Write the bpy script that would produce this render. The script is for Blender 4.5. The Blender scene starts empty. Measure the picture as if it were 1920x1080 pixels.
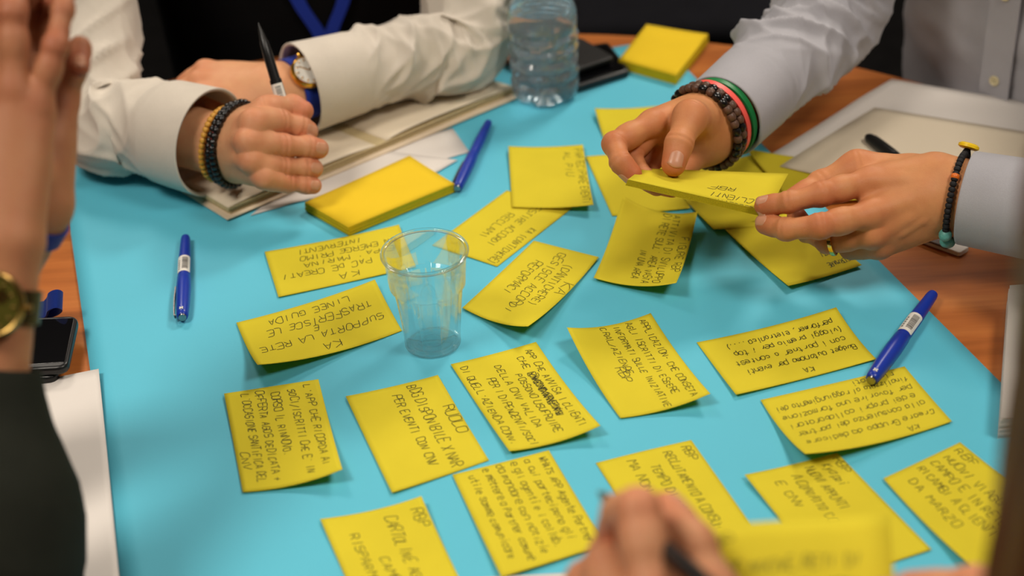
import bpy, bmesh, math, random
import numpy as np
from mathutils import Vector, Matrix

# ------------------------------------------------------------------ camera
# metres, the table top is z = 0, the photographer stands at y = 0 looking along +y
FPX, PITCH, ROLL, CAMH = 2978.8, math.radians(33.397), math.radians(3.406), 0.7782
scene = bpy.context.scene
_c, _s = math.cos(PITCH), math.sin(PITCH)
FWD = np.array((0, _c, -_s)); _up = np.array((0, _s, _c)); _rt = np.array((1.0, 0, 0))
RGT = math.cos(ROLL)*_rt - math.sin(ROLL)*_up
UPV = math.sin(ROLL)*_rt + math.cos(ROLL)*_up
EYE = np.array((0, 0, CAMH))
cam_data = bpy.data.cameras.new('camera'); camera = bpy.data.objects.new('camera', cam_data)
scene.collection.objects.link(camera); scene.camera = camera
M = Matrix.Identity(4)
for i in range(3):
    M[i][0], M[i][1], M[i][2], M[i][3] = RGT[i], UPV[i], -FWD[i], EYE[i]
camera.matrix_world = M
cam_data.sensor_width = 36; cam_data.lens = FPX*36/1920
cam_data.clip_start = .02; cam_data.clip_end = 40
cam_data.dof.use_dof = True; cam_data.dof.focus_distance = 1.35; cam_data.dof.aperture_fstop = 3.3

# ------------------------------------------------------------------ world, lights, exposure
world = bpy.data.worlds.new('world'); scene.world = world; world.use_nodes = True
world.node_tree.nodes['Background'].inputs[0].default_value = (.9, .85, .8, 1)
world.node_tree.nodes['Background'].inputs[1].default_value = .05
PANEL_POWER = 26.0
PANELS = [(-1.0, 2.9), (1.1, 2.8), (-1.0, .35), (1.1, .35)]          # ceiling light centres
PANEL_W = [.88, 1.70, 1.18, 1.02]
vs = scene.view_settings
vs.view_transform = 'Standard'; vs.look = 'None'; vs.gamma = 1; vs.use_curve_mapping = False
vs.exposure = -0.08

# ------------------------------------------------------------------ points
def ray(px, py):
    d = FWD + (px-960)/FPX*RGT + (540-py)/FPX*UPV
    return d
def P(px, py, z=0.0):
    d = ray(px, py); t = (z-CAMH)/d[2]
    return EYE + t*d
def D(px, py, depth):
    return EYE + depth*ray(px, py)
def nrm(v):
    v = np.asarray(v, float); return v/(np.linalg.norm(v)+1e-12)

# ------------------------------------------------------------------ objects
COL = scene.collection
def mesh_obj(name, verts, faces, mats=None, parent=None, smooth=True, mat_idx=None):
    me = bpy.data.meshes.new(name)
    verts = np.asarray(verts, dtype=np.float32)
    if isinstance(faces, np.ndarray):
        nf = len(faces); k = faces.shape[1]
        me.vertices.add(len(verts)); me.vertices.foreach_set('co', verts.ravel())
        me.loops.add(nf*k); me.loops.foreach_set('vertex_index', faces.astype(np.int32).ravel())
        me.polygons.add(nf); me.polygons.foreach_set('loop_start', np.arange(nf, dtype=np.int32)*k)
        me.update(calc_edges=True)
    else:
        me.from_pydata([tuple(map(float, v)) for v in verts], [], [tuple(map(int, f)) for f in faces])
        me.update()
    if mats is not None:
        for m in (mats if isinstance(mats, (list, tuple)) else [mats]): me.materials.append(m)
    if mat_idx is not None: me.polygons.foreach_set('material_index', np.asarray(mat_idx, dtype=np.int32))
    me.polygons.foreach_set('use_smooth', [smooth]*len(me.polygons))
    me.validate()
    o = bpy.data.objects.new(name, me); COL.objects.link(o)
    if parent is not None: attach(o, parent)
    return o
def world_matrix(o):
    m = o.matrix_basis.copy()
    while o.parent is not None:
        m = o.parent.matrix_basis @ o.matrix_parent_inverse @ m if False else o.parent.matrix_basis @ m
        o = o.parent
    return m
def attach(o, parent):
    """child keeps its world place; parents here only carry translation and rotation"""
    wm = o.matrix_basis.copy()
    o.parent = parent
    o.matrix_basis = world_matrix(parent).inverted() @ wm
def empty(name, loc=(0, 0, 0), rot=(0, 0, 0)):
    o = bpy.data.objects.new(name, None); COL.objects.link(o)
    o.location = [float(v) for v in loc]; o.rotation_euler = rot
    o.empty_display_size = .02
    return o
def tag(o, label, category, group=None):
    o['label'] = label; o['category'] = category
    if group: o['group'] = group
    return o
def struct(o):
    o['kind'] = 'structure'; return o
def copy_tree(o, parent=None):
    c = o.copy(); COL.objects.link(c)
    if parent is not None: c.parent = parent
    for ch in list(o.children): copy_tree(ch, c)
    return c

class MB:
    """collects vertices and faces of one mesh"""
    def __init__(s): s.v = []; s.f = []; s.m = []
    def add(s, v, f, m=0):
        b = len(s.v); s.v += [tuple(map(float, p)) for p in v]
        s.f += [tuple(int(i)+b for i in q) for q in f]; s.m += [m]*len(f)
    def box(s, c, size, axes=None, m=0):
        ax = np.eye(3) if axes is None else np.asarray(axes, float)
        c = np.asarray(c, float); h = np.asarray(size, float)/2
        v = [c + ax[0]*h[0]*i + ax[1]*h[1]*j + ax[2]*h[2]*k for i in (-1, 1) for j in (-1, 1) for k in (-1, 1)]
        s.add(v, [(0, 1, 3, 2), (4, 6, 7, 5), (0, 4, 5, 1), (2, 3, 7, 6), (0, 2, 6, 4), (1, 5, 7, 3)], m)
    def lathe(s, prof, n=48, origin=(0, 0, 0), axis=(0, 0, 1), m=0, closed=False, flute=None):
        a = nrm(axis); t = np.array((1., 0, 0)) if abs(a[0]) < .8 else np.array((0, 1., 0))
        u = nrm(np.cross(t, a)); w = np.cross(a, u); o = np.asarray(origin, float)
        v = []; 
        for k, (r, z) in enumerate(prof):
            for i in range(n):
                th = 2*math.pi*i/n
                rr = r*(1 if flute is None else flute(k, th))
                v.append(o + a*z + rr*(math.cos(th)*u + math.sin(th)*w))
        f = []; K = len(prof)
        for k in range(K if closed else K-1):
            k2 = (k+1) % K
            for i in range(n):
                j = (i+1) % n
                f.append((k*n+i, k*n+j, k2*n+j, k2*n+i))
        if not closed:
            if prof[0][0] > 1e-6: f.append(tuple(range(n-1, -1, -1)))
            if prof[-1][0] > 1e-6: f.append(tuple((K-1)*n+i for i in range(n)))
        s.add(v, f, m)
    def tube(s, pts, r, n=10, m=0, closed=False):
        pts = np.asarray(pts, float); K = len(pts)
        r = np.full(K, r) if np.isscalar(r) else np.asarray(r)
        tan = np.gradient(pts, axis=0) if not closed else np.roll(pts, -1, 0)-np.roll(pts, 1, 0)
        up = np.array((.13, .21, .97)); v = []
        u = None
        for k in range(K):
            t = nrm(tan[k])
            u = nrm(np.cross(t, up)) if u is None else nrm(u - t*np.dot(u, t))
            w = np.cross(t, u)
            for i in range(n):
                th = 2*math.pi*i/n; v.append(pts[k] + r[k]*(math.cos(th)*u+math.sin(th)*w))
        f = []
        for k in range(K if closed else K-1):
            for i in range(n):
                j = (i+1) % n; k2 = (k+1) % K
                f.append((k*n+i, k2*n+i, k2*n+j, k*n+j))
        if not closed: f += [tuple(range(n)), tuple((K-1)*n+i for i in range(n-1, -1, -1))]
        s.add(v, f, m)
    def build(s, name, mats=None, parent=None, smooth=True, bevel=0, angle=True):
        o = mesh_obj(name, s.v, s.f, mats, None, smooth, s.m)
        if bevel:
            md = o.modifiers.new('bevel', 'BEVEL'); md.width = bevel; md.segments = 2; md.limit_method = 'ANGLE'
        bm = bmesh.new(); bm.from_mesh(o.data); bmesh.ops.recalc_face_normals(bm, faces=bm.faces)
        if angle:
            for e in bm.edges:
                if len(e.link_faces) == 2 and e.calc_face_angle(0) > .7: e.smooth = False
        bm.to_mesh(o.data); bm.free()
        if parent is not None: attach(o, parent)
        return o
def catmull(pts, n):
    pts = np.asarray(pts, float); K = len(pts)
    t = np.linspace(0, K-1, n); i = np.clip(t.astype(int), 0, K-2); u = (t-i)[:, None]
    g = lambda j: pts[np.clip(j, 0, K-1)]
    p0, p1, p2, p3 = g(i-1), g(i), g(i+1), g(i+2)
    p0 = np.where((i == 0)[:, None], 2*p1-p2, p0); p3 = np.where((i == K-2)[:, None], 2*p2-p1, p3)
    return .5*(2*p1+(p2-p0)*u+(2*p0-5*p1+4*p2-p3)*u*u+(3*p1-p0-3*p2+p3)*u**3)

# ------------------------------------------------------------------ materials
def srgb(r, g, b):
    f = lambda c: (c/255/12.92) if c/255 <= .04045 else ((c/255+.055)/1.055)**2.4
    return (f(r), f(g), f(b), 1)
MATS = {}
def mat(name, color, rough=.5, metal=0, spec=.5, noise=0, nscale=60, bump=0, bscale=300, sss=0, sss_r=(1, .35, .2),
        coat=0, sheen=0, trans=0, ior=1.45, translucent=0, alpha=1):
    m = bpy.data.materials.new(name); m.use_nodes = True
    nt = m.node_tree; N = nt.nodes; L = nt.links; b = N['Principled BSDF']
    color = tuple(color) + ((1,) if len(color) == 3 else ())
    b.inputs['Base Color'].default_value = color
    b.inputs['Roughness'].default_value = rough; b.inputs['Metallic'].default_value = metal
    b.inputs['Specular IOR Level'].default_value = spec; b.inputs['IOR'].default_value = ior
    b.inputs['Coat Weight'].default_value = coat; b.inputs['Sheen Weight'].default_value = sheen
    b.inputs['Transmission Weight'].default_value = trans
    if sss:
        b.inputs['Subsurface Weight'].default_value = sss; b.inputs['Subsurface Radius'].default_value = sss_r
        b.inputs['Subsurface Scale'].default_value = .004
    tc = N.new('ShaderNodeTexCoord')
    if noise:
        n = N.new('ShaderNodeTexNoise'); n.inputs['Scale'].default_value = nscale; n.inputs['Detail'].default_value = 5
        L.new(tc.outputs['Object'], n.inputs['Vector'])
        r = N.new('ShaderNodeValToRGB')
        c0 = tuple(max(0, c*(1-noise)) for c in color[:3])+(1,); c1 = tuple(min(1, c*(1+noise)) for c in color[:3])+(1,)
        r.color_ramp.elements[0].color = c0; r.color_ramp.elements[1].color = c1
        r.color_ramp.elements[0].position = .3; r.color_ramp.elements[1].position = .7
        L.new(n.outputs[0], r.inputs[0]); L.new(r.outputs[0], b.inputs['Base Color'])
    if bump:
        n = N.new('ShaderNodeTexNoise'); n.inputs['Scale'].default_value = bscale; n.inputs['Detail'].default_value = 3
        L.new(tc.outputs['Object'], n.inputs['Vector'])
        bp = N.new('ShaderNodeBump'); bp.inputs['Strength'].default_value = bump; bp.inputs['Distance'].default_value = .001
        L.new(n.outputs[0], bp.inputs['Height']); L.new(bp.outputs[0], b.inputs['Normal'])
    if translucent:
        t = N.new('ShaderNodeBsdfTranslucent'); t.inputs[0].default_value = color
        mx = N.new('ShaderNodeMixShader'); mx.inputs[0].default_value = translucent
        L.new(b.outputs[0], mx.inputs[1]); L.new(t.outputs[0], mx.inputs[2])
        L.new(mx.outputs[0], N['Material Output'].inputs[0])
    MATS[name] = m
    return m
def wood_mat(name, c0, c1, c2, scale=(1, 14, 14), rough=.38):
    m = mat(name, c1, rough); nt = m.node_tree; N = nt.nodes; L = nt.links; b = N['Principled BSDF']
    tc = N.new('ShaderNodeTexCoord'); mp = N.new('ShaderNodeMapping'); mp.inputs['Scale'].default_value = scale
    mp.inputs['Rotation'].default_value = (0, 0, .75)
    L.new(tc.outputs['Object'], mp.inputs[0])
    n1 = N.new('ShaderNodeTexNoise'); n1.inputs['Scale'].default_value = 2.2; n1.inputs['Detail'].default_value = 7; n1.inputs['Distortion'].default_value = .6
    n2 = N.new('ShaderNodeTexNoise'); n2.inputs['Scale'].default_value = 14; n2.inputs['Detail'].default_value = 4
    L.new(mp.outputs[0], n1.inputs['Vector']); L.new(mp.outputs[0], n2.inputs['Vector'])
    ad = N.new('ShaderNodeMath'); ad.operation = 'MULTIPLY_ADD'; ad.inputs[1].default_value = .35
    L.new(n2.outputs[0], ad.inputs[0]); L.new(n1.outputs[0], ad.inputs[2])
    r = N.new('ShaderNodeValToRGB'); r.color_ramp.elements[0].color = c0; r.color_ramp.elements[1].color = c2
    r.color_ramp.elements[0].position = .45; r.color_ramp.elements[1].position = .95
    e = r.color_ramp.elements.new(.68); e.color = c1
    L.new(ad.outputs[0], r.inputs[0]); L.new(r.outputs[0], b.inputs['Base Color'])
    return m
def cloth_mat(name, color, rough=.85, scale=1400, noise=.05, stripes=0, sheen=.12):
    dark = max(color[:3]) < .03
    m = mat(name, color, rough, spec=.08 if dark else .22, sheen=0 if dark else sheen); nt = m.node_tree; N = nt.nodes; L = nt.links; b = N['Principled BSDF']
    tc = N.new('ShaderNodeTexCoord')
    n = N.new('ShaderNodeTexNoise'); n.inputs['Scale'].default_value = scale; n.inputs['Detail'].default_value = 2
    L.new(tc.outputs['Object'], n.inputs['Vector'])
    n3 = N.new('ShaderNodeTexNoise'); n3.inputs['Scale'].default_value = 25; n3.inputs['Detail'].default_value = 3
    L.new(tc.outputs['Object'], n3.inputs['Vector'])
    ad = N.new('ShaderNodeMath'); ad.operation = 'ADD'; L.new(n.outputs[0], ad.inputs[0]); L.new(n3.outputs[0], ad.inputs[1])
    r = N.new('ShaderNodeValToRGB')
    r.color_ramp.elements[0].position = .7; r.color_ramp.elements[1].position = 1.3 if False else 1.0
    r.color_ramp.elements[0].color = tuple(c*(1-noise) for c in color[:3])+(1,)
    r.color_ramp.elements[1].color = tuple(min(1, c*(1+noise)) for c in color[:3])+(1,)
    hf = N.new('ShaderNodeMath'); hf.operation = 'MULTIPLY'; hf.inputs[1].default_value = .85
    L.new(ad.outputs[0], hf.inputs[0]); L.new(hf.outputs[0], r.inputs[0]); L.new(r.outputs[0], b.inputs['Base Color'])
    bp = N.new('ShaderNodeBump'); bp.inputs['Strength'].default_value = .25; bp.inputs['Distance'].default_value = .0006
    L.new(n.outputs[0], bp.inputs['Height']); L.new(bp.outputs[0], b.inputs['Normal'])
    return m
def skin_mat(name, base, red, sss=.12):
    m = mat(name, base, .54, spec=.36, sss=sss); nt = m.node_tree; N = nt.nodes; L = nt.links; b = N['Principled BSDF']
    tc = N.new('ShaderNodeTexCoord')
    n = N.new('ShaderNodeTexNoise'); n.inputs['Scale'].default_value = 70; n.inputs['Detail'].default_value = 6; n.inputs['Roughness'].default_value = .65
    L.new(tc.outputs['Object'], n.inputs['Vector'])
    at = N.new('ShaderNodeAttribute'); at.attribute_name = 'flush'
    mul = N.new('ShaderNodeMath'); mul.operation = 'MULTIPLY_ADD'; mul.inputs[1].default_value = .75; mul.inputs[2].default_value = -.22
    L.new(n.outputs[0], mul.inputs[0])
    ad = N.new('ShaderNodeMath'); ad.operation = 'ADD'; ad.use_clamp = True
    L.new(mul.outputs[0], ad.inputs[0]); L.new(at.outputs['Fac'], ad.inputs[1])
    mx = N.new('ShaderNodeMix'); mx.data_type = 'RGBA'
    mx.inputs['A'].default_value = base; mx.inputs['B'].default_value = red
    L.new(ad.outputs[0], mx.inputs['Factor']); L.new(mx.outputs['Result'], b.inputs['Base Color'])
    n2 = N.new('ShaderNodeTexNoise'); n2.inputs['Scale'].default_value = 420; n2.inputs['Detail'].default_value = 4
    L.new(tc.outputs['Object'], n2.inputs['Vector'])
    vo = N.new('ShaderNodeTexVoronoi'); vo.feature = 'DISTANCE_TO_EDGE'; vo.inputs['Scale'].default_value = 700
    L.new(tc.outputs['Object'], vo.inputs['Vector'])
    a2 = N.new('ShaderNodeMath'); a2.operation = 'ADD'; L.new(n2.outputs[0], a2.inputs[0]); L.new(vo.outputs['Distance'], a2.inputs[1])
    bp = N.new('ShaderNodeBump'); bp.inputs['Strength'].default_value = .22; bp.inputs['Distance'].default_value = .0006
    L.new(a2.outputs[0], bp.inputs['Height']); L.new(bp.outputs[0], b.inputs['Normal'])
    return m

yellow_note = mat('yellow_note_paper', srgb(229, 212, 58), .85, spec=.12, noise=.03, nscale=25, translucent=.22)
yellow_pad = mat('yellow_pad_paper', srgb(224, 190, 42), .85, spec=.12, noise=.02, nscale=25)
yellow_pad_edge = mat('yellow_pad_edge', srgb(205, 180, 30), .85, spec=.2, noise=.12, nscale=900)
blue_paper = mat('blue_poster_paper', srgb(88, 184, 208), .6, spec=.35, noise=.02, nscale=8, bump=.06, bscale=500)
white_paper = mat('white_paper', srgb(226, 220, 214), .8, spec=.2, translucent=.1)
cream_paper = mat('cream_paper', srgb(226, 213, 190), .8, spec=.2)
page_edge = mat('notebook_page_edges', srgb(200, 182, 140), .85, noise=.15, nscale=700)
kraft_cover = mat('beige_notebook_cover', srgb(214, 196, 170), .7, noise=.04, nscale=120)
ink_black = mat('black_pen_ink', srgb(48, 50, 30), .6, spec=.2)
ink_soft = mat('grey_olive_pen_ink', srgb(92, 88, 34), .6, spec=.2)
blue_plastic = mat('blue_pen_plastic', srgb(22, 52, 160), .32, spec=.5)
black_plastic = mat('black_plastic', srgb(16, 16, 17), .35)
black_gloss = mat('black_gloss', srgb(10, 10, 12), .08, coat=.6)
black_leather = mat('black_leather', srgb(18, 16, 15), .5, bump=.4, bscale=600)
label_white = mat('white_sticker', srgb(228, 224, 216), .6)
grey_metal = mat('grey_metal', srgb(150, 150, 150), .3, metal=1)
gold_metal = mat('gold_metal', srgb(225, 175, 80), .22, metal=1)
ring_gold = mat('pale_gold_metal', srgb(235, 205, 120), .18, metal=1)
navy_fabric = cloth_mat('navy_woven_fabric', srgb(20, 46, 128), .8)
lanyard_blue = cloth_mat('blue_lanyard_ribbon', srgb(24, 50, 150), .7)
white_linen = cloth_mat('white_linen', srgb(204, 195, 182), noise=.05)
blue_shirt_cloth = cloth_mat('pale_blue_shirting', srgb(166, 165, 171), noise=.05)
dark_green_cloth = cloth_mat('dark_green_knit', srgb(36, 38, 32), noise=.1)
black_cloth = cloth_mat('black_jersey', srgb(13, 13, 14), noise=.1)
dark_trouser = cloth_mat('dark_trouser_cloth', srgb(20, 20, 24), noise=.1)
brown_cloth = cloth_mat('brown_knit', srgb(92, 64, 38), noise=.1)
def hair_mat(name, c0, c1):
    m = mat(name, c0, .45, spec=.35); nt = m.node_tree; N = nt.nodes; L = nt.links
    tc = N.new('ShaderNodeTexCoord'); mp = N.new('ShaderNodeMapping'); mp.inputs['Scale'].default_value = (260, 260, 9)
    n = N.new('ShaderNodeTexNoise'); n.inputs['Scale'].default_value = 1; n.inputs['Detail'].default_value = 4
    L.new(tc.outputs['Object'], mp.inputs[0]); L.new(mp.outputs[0], n.inputs['Vector'])
    r = N.new('ShaderNodeValToRGB'); r.color_ramp.elements[0].color = c0; r.color_ramp.elements[1].color = c1
    r.color_ramp.elements[0].position = .35; r.color_ramp.elements[1].position = .7
    L.new(n.outputs[0], r.inputs[0]); L.new(r.outputs[0], N['Principled BSDF'].inputs['Base Color'])
    bp = N.new('ShaderNodeBump'); bp.inputs['Strength'].default_value = .6; bp.inputs['Distance'].default_value = .002
    L.new(n.outputs[0], bp.inputs['Height']); L.new(bp.outputs[0], N['Principled BSDF'].inputs['Normal'])
    return m
hair_brown = hair_mat('brown_hair', srgb(56, 34, 16), srgb(104, 66, 34))
hair_dark = mat('dark_hair', srgb(28, 22, 18), .5, noise=.3, nscale=200)
skin_fair = skin_mat('fair_skin', srgb(210, 156, 114), srgb(194, 110, 78))
skin_tan = skin_mat('tanned_skin', srgb(206, 144, 94), srgb(182, 98, 62))
skin_shaded = skin_mat('shaded_skin', srgb(172, 120, 84), srgb(160, 90, 64))  # skin tone darkened in its colour to stand in for shade
nail_mat = mat('fingernail', srgb(198, 142, 112), .36, spec=.5, sss=.1)
# ------------------------------------------------------------------ implicit bodies: capsules blended and meshed
F4 = np.float32
def capsule(p, a, b, ra, rb):
    a = np.asarray(a, F4); ba = np.asarray(b, F4)-a; l2 = float(ba@ba)+1e-12
    pa = p-a
    t = np.clip((pa@ba)/l2, 0, 1)
    d = pa - t[:, None]*ba
    return np.sqrt((d*d).sum(1)) - (ra+(rb-ra)*t)
def smin(a, b, k):
    h = np.maximum(k-np.abs(a-b), 0)/k
    return np.minimum(a, b) - h*h*k*.25
def surface_nets(sdf, lo, hi, res):
    lo = np.asarray(lo, float); hi = np.asarray(hi, float)
    B = 8
    nb = np.ceil((hi-lo)/(res*B)).astype(int); n = nb*B
    ax = [lo[i]+res*(np.arange(nb[i])*B+(B-1)/2) for i in range(3)]
    C = np.stack(np.meshgrid(*ax, indexing='ij'), -1).reshape(-1, 3).astype(F4)
    dc = sdf(C)
    act = np.abs(dc) < res*B*.95+.004
    vol = np.repeat(np.repeat(np.repeat(dc.reshape(nb), B, 0), B, 1), B, 2).astype(F4)
    bi = np.stack(np.unravel_index(np.nonzero(act)[0], nb), 1)
    g = np.stack(np.meshgrid(*[np.arange(B)]*3, indexing='ij'), -1).reshape(-1, 3)
    for s in range(0, len(bi), 400):
        idx = (bi[s:s+400, None]*B+g[None]).reshape(-1, 3)
        vol[idx[:, 0], idx[:, 1], idx[:, 2]] = sdf((lo+idx*res).astype(F4))
    ins = vol < 0
    cnt = np.zeros(n-1, np.int8)
    for i in (0, 1):
        for j in (0, 1):
            for k in (0, 1):
                cnt += ins[i:n[0]-1+i, j:n[1]-1+j, k:n[2]-1+k]
    cells = np.stack(np.nonzero((cnt > 0) & (cnt < 8)), 1)
    cid = np.full(n-1, -1, np.int32); cid[tuple(cells.T)] = np.arange(len(cells))
    acc = np.zeros((len(cells), 3)); num = np.zeros(len(cells))
    for a in range(3):
        o1, o2 = [x for x in range(3) if x != a]
        for i in (0, 1):
            for j in (0, 1):
                c0 = cells.copy(); c0[:, o1] += i; c0[:, o2] += j
                c1 = c0.copy(); c1[:, a] += 1
                d0 = vol[tuple(c0.T)]; d1 = vol[tuple(c1.T)]
                m = (d0 < 0) != (d1 < 0)
                t = np.where(m, d0/np.where(m, d0-d1, 1), 0)
                pt = c0.astype(float); pt[:, a] += t
                acc += np.where(m[:, None], pt, 0); num += m
    V = lo + res*acc/num[:, None]
    faces = []
    for a in range(3):
        o1, o2 = (a+1) % 3, (a+2) % 3
        sl0 = [slice(0, n[x]) for x in range(3)]; sl1 = list(sl0)
        sl0[a] = slice(0, n[a]-1); sl1[a] = slice(1, n[a])
        e0, e1 = ins[tuple(sl0)], ins[tuple(sl1)]
        ed = np.stack(np.nonzero(e0 != e1), 1)
        ok = (ed[:, o1] > 0) & (ed[:, o2] > 0) & (ed[:, o1] < n[o1]-1) & (ed[:, o2] < n[o2]-1)
        ed = ed[ok]; fl = e0[tuple(ed.T)]
        q = []
        for i, j in ((-1, -1), (0, -1), (0, 0), (-1, 0)):
            c = ed.copy(); c[:, o1] += i; c[:, o2] += j
            q.append(cid[tuple(c.T)])
        q = np.stack(q, 1); q[~fl] = q[~fl][:, ::-1]
        faces.append(q)
    Fq = np.concatenate(faces); Fq = Fq[(Fq >= 0).all(1)]
    return V, Fq

FR = dict(index=(10.6, 9.4, 8.3, 7.2), middle=(10.8, 9.6, 8.6, 7.4), ring=(10.2, 9.0, 8.0, 7.0), pinky=(9.0, 7.9, 7.0, 6.1), thumb=(13.5, 12.0, 10.6, 8.6))
class Hand:
    """joints: dict with wrist, elbow (points), fingers name -> 4 points (mcp, pip, dip, tip), thumb -> cmc, mcp, ip, tip"""
    def __init__(h, j, scale=1.0, wrist_r=(28, 20), fr=None, ridges=(), res=.0009, web=7, reach=.10, dorsal=None):
        h.j = j; h.s = scale/1000; h.res = res; h.fr = {**FR, **(fr or {})}
        h.ridges = ridges; h.web = web/1000; h.reach = reach; h.wr = wrist_r
        w = np.asarray(j['wrist']); mid = np.asarray(j['middle'][0])
        side = np.asarray(j['pinky'][0])-np.asarray(j['index'][0])
        h.axis = nrm(mid-w); h.side = nrm(side-h.axis*np.dot(side, h.axis))
        h.dors = nrm(np.cross(h.axis, h.side))
        if dorsal is not None and np.dot(h.dors, dorsal) < 0: h.dors = -h.dors
        h.prims()
    def prims(h):
        j = h.j; s = h.s; w = np.asarray(j['wrist'])
        a, sd, dn = h.axis, h.side, h.dors
        palm = []
        names = ('index', 'middle', 'ring', 'pinky')
        wr, wt = h.wr[0]*s, h.wr[1]*s
        offs = dict(index=-.62, middle=-.22, ring=.2, pinky=.6)
        for n in names:
            m = np.asarray(j[n][0]); base = w + sd*offs[n]*(wr-wt*.35) + a*8*s
            palm.append((base, m, wt*.82, h.fr[n][0]*s*.78))
            lo = m - dn*5*s - a*6*s
            palm.append((base-dn*3*s, lo, wt*.75, h.fr[n][0]*s*.92))      # palm pads
        for n1, n2 in zip(names[:-1], names[1:]):                        # between the knuckles
            m = (np.asarray(j[n1][0])+np.asarray(j[n2][0]))/2 - dn*3.5*s
            palm.append((w+a*20*s, m-a*4*s, wt*.86, 7.5*s))
        c, m1 = np.asarray(j['thumb'][0]), np.asarray(j['thumb'][1])
        palm.append((w+(c-w)*.4, c, wt*.85, 15*s)); palm.append((c, m1, 15*s, h.fr['thumb'][0]*s*.9))
        im = np.asarray(j['index'][0])
        palm.append((c*.5+m1*.5, im*.55+w*.45, 11*s, 10*s))               # first web
        palm.append((c, im*.72+w*.28, 12*s, 10*s))
        hp = np.asarray(j['pinky'][0])
        palm.append((w+sd*(wr-wt)*.9+a*14*s, hp*.6+w*.4-dn*4*s, wt*.8, 12*s))   # hypothenar
        h.palm = palm
        h.arm = []
        e = np.asarray(j['elbow']); ad = nrm(e-w)
        for k in (-1, 0, 1):
            h.arm.append((w+sd*k*(wr-wt), w+ad*h.reach+sd*k*(wr-wt)*1.0, wt, wt*1.06))
        h.fing = {}
        for n in names:
            p = [np.asarray(q) for q in j[n]]; r = [x*s for x in h.fr[n]]
            seg = [(p[0], p[1], r[0]*.92, r[1]*.93), (p[1], p[2], r[1]*.95, r[2]*.92), (p[2], p[3], r[2]*.95, r[3])]
            kn = [(p[1], r[1]*.985), (p[2], r[2]*.97)]
            pad = p[3]*.62+p[2]*.38
            seg.append((pad, p[3], r[3]*1.08, r[3]*1.0))
            mid = p[0]*.45+p[1]*.55
            seg.append((mid, mid+nrm(p[1]-p[0])*4*s, r[0]*.98, r[0]*.98))
            h.fing[n] = (seg, kn)
        p = [np.asarray(q) for q in j['thumb']]; r = [x*s for x in h.fr['thumb']]
        h.fing['thumb'] = ([(p[1], p[2], r[1]*.98, r[2]*.95), (p[2], p[3], r[2]*.97, r[3]), (p[2]*.45+p[3]*.55, p[3], r[3]*1.12, r[3]*1.0)],
                           [(p[2], r[2]*.98)])
    def finger_dir(h, n):
        p = [np.asarray(q) for q in h.j[n]]
        d = nrm(p[3]-p[2])
        b = nrm(p[2]-p[1])
        bend = b-d                                     # points to the dorsal side where the finger curls
        ov = h.j.get(n+'_nail')
        if ov is not None: v = np.asarray(ov)
        elif np.linalg.norm(bend) > .15 and n != 'thumb': v = -bend*-1
        else: v = h.dors
        v = v - d*np.dot(v, d)
        return d, nrm(v)
    def sdf(h, p):
        k = .010
        d = None
        for a, b, ra, rb in h.palm+h.arm:
            c = capsule(p, a, b, ra, rb); d = c if d is None else smin(d, c, k)
        for pts, r, kk in h.ridges:
            for a, b in zip(pts[:-1], pts[1:]): d = smin(d, capsule(p, a, b, r, r), kk)
        out = None
        for n, (seg, kn) in h.fing.items():
            f = None
            for a, b, ra, rb in seg:
                c = capsule(p, a, b, ra, rb); f = c if f is None else smin(f, c, .004)
            for q, r in kn:
                c = np.sqrt(((p-q.astype(F4))**2).sum(1))-r; f = smin(f, c, .004)
            f = smin(f, d, h.web if n != 'thumb' else .012)
            out = f if out is None else np.minimum(out, f)
        return out
    def grad(h, p, e=.0008):
        g = np.stack([h.sdf(p+np.eye(3, dtype=F4)[i]*e)-h.sdf(p-np.eye(3, dtype=F4)[i]*e) for i in range(3)], 1)
        return g/(np.linalg.norm(g, axis=1, keepdims=True)+1e-9)
    def mesh(h):
        pts = [np.asarray(h.j['wrist'])+nrm(np.asarray(h.j['elbow'])-np.asarray(h.j['wrist']))*h.reach, np.asarray(h.j['wrist'])]
        for n in h.fing: pts += [np.asarray(q) for q in h.j[n]]
        pts = np.array(pts); m = .045
        V, Q = surface_nets(h.sdf, pts.min(0)-m, pts.max(0)+m, h.res)
        # knuckle creases and flushed skin near the joints and finger tips
        fl = np.zeros(len(V)); disp = np.zeros(len(V))
        for n in h.fing:
            p = [np.asarray(q) for q in h.j[n]]
            dd, nv = h.finger_dir(n)
            for i, (q, rad, amt) in enumerate(((p[0], .013, .35), (p[1], .011, .55), (p[2], .009, .4), (p[3], .011, .75))):
                if n == 'thumb' and i == 0: continue
                dist = np.linalg.norm(V-q, axis=1)
                fl = np.maximum(fl, amt*np.clip(1.35-dist/(rad*1.7), 0, 1))
                if i in (1, 2):
                    ax = nrm(nrm(p[i]-p[i-1])+nrm(p[i+1]-p[i]))
                    rel = V-q; t = rel@ax
                    r0 = h.fr[n][i]*h.s
                    rad_v = rel-t[:, None]*ax
                    rn = np.linalg.norm(rad_v, axis=1)
                    side = (rad_v@nv)/(rn+1e-9)
                    near = (rn < r0*1.35)
                    wv = np.cos(t/.0011*1.0)*np.exp(-(t/.0042)**2)
                    amp = np.where(side > 0, .00034*np.clip(side*1.6, 0, 1), .00042*np.clip(-side*1.6, 0, 1)*np.exp(-(t/.0015)**2))
                    disp += np.where(near, wv*amp, 0)
        if np.abs(disp).max() > 0:
            mk = np.abs(disp) > 1e-5
            V[mk] -= h.grad(V[mk].astype(F4))*disp[mk][:, None]
        return V, Q, fl
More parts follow.
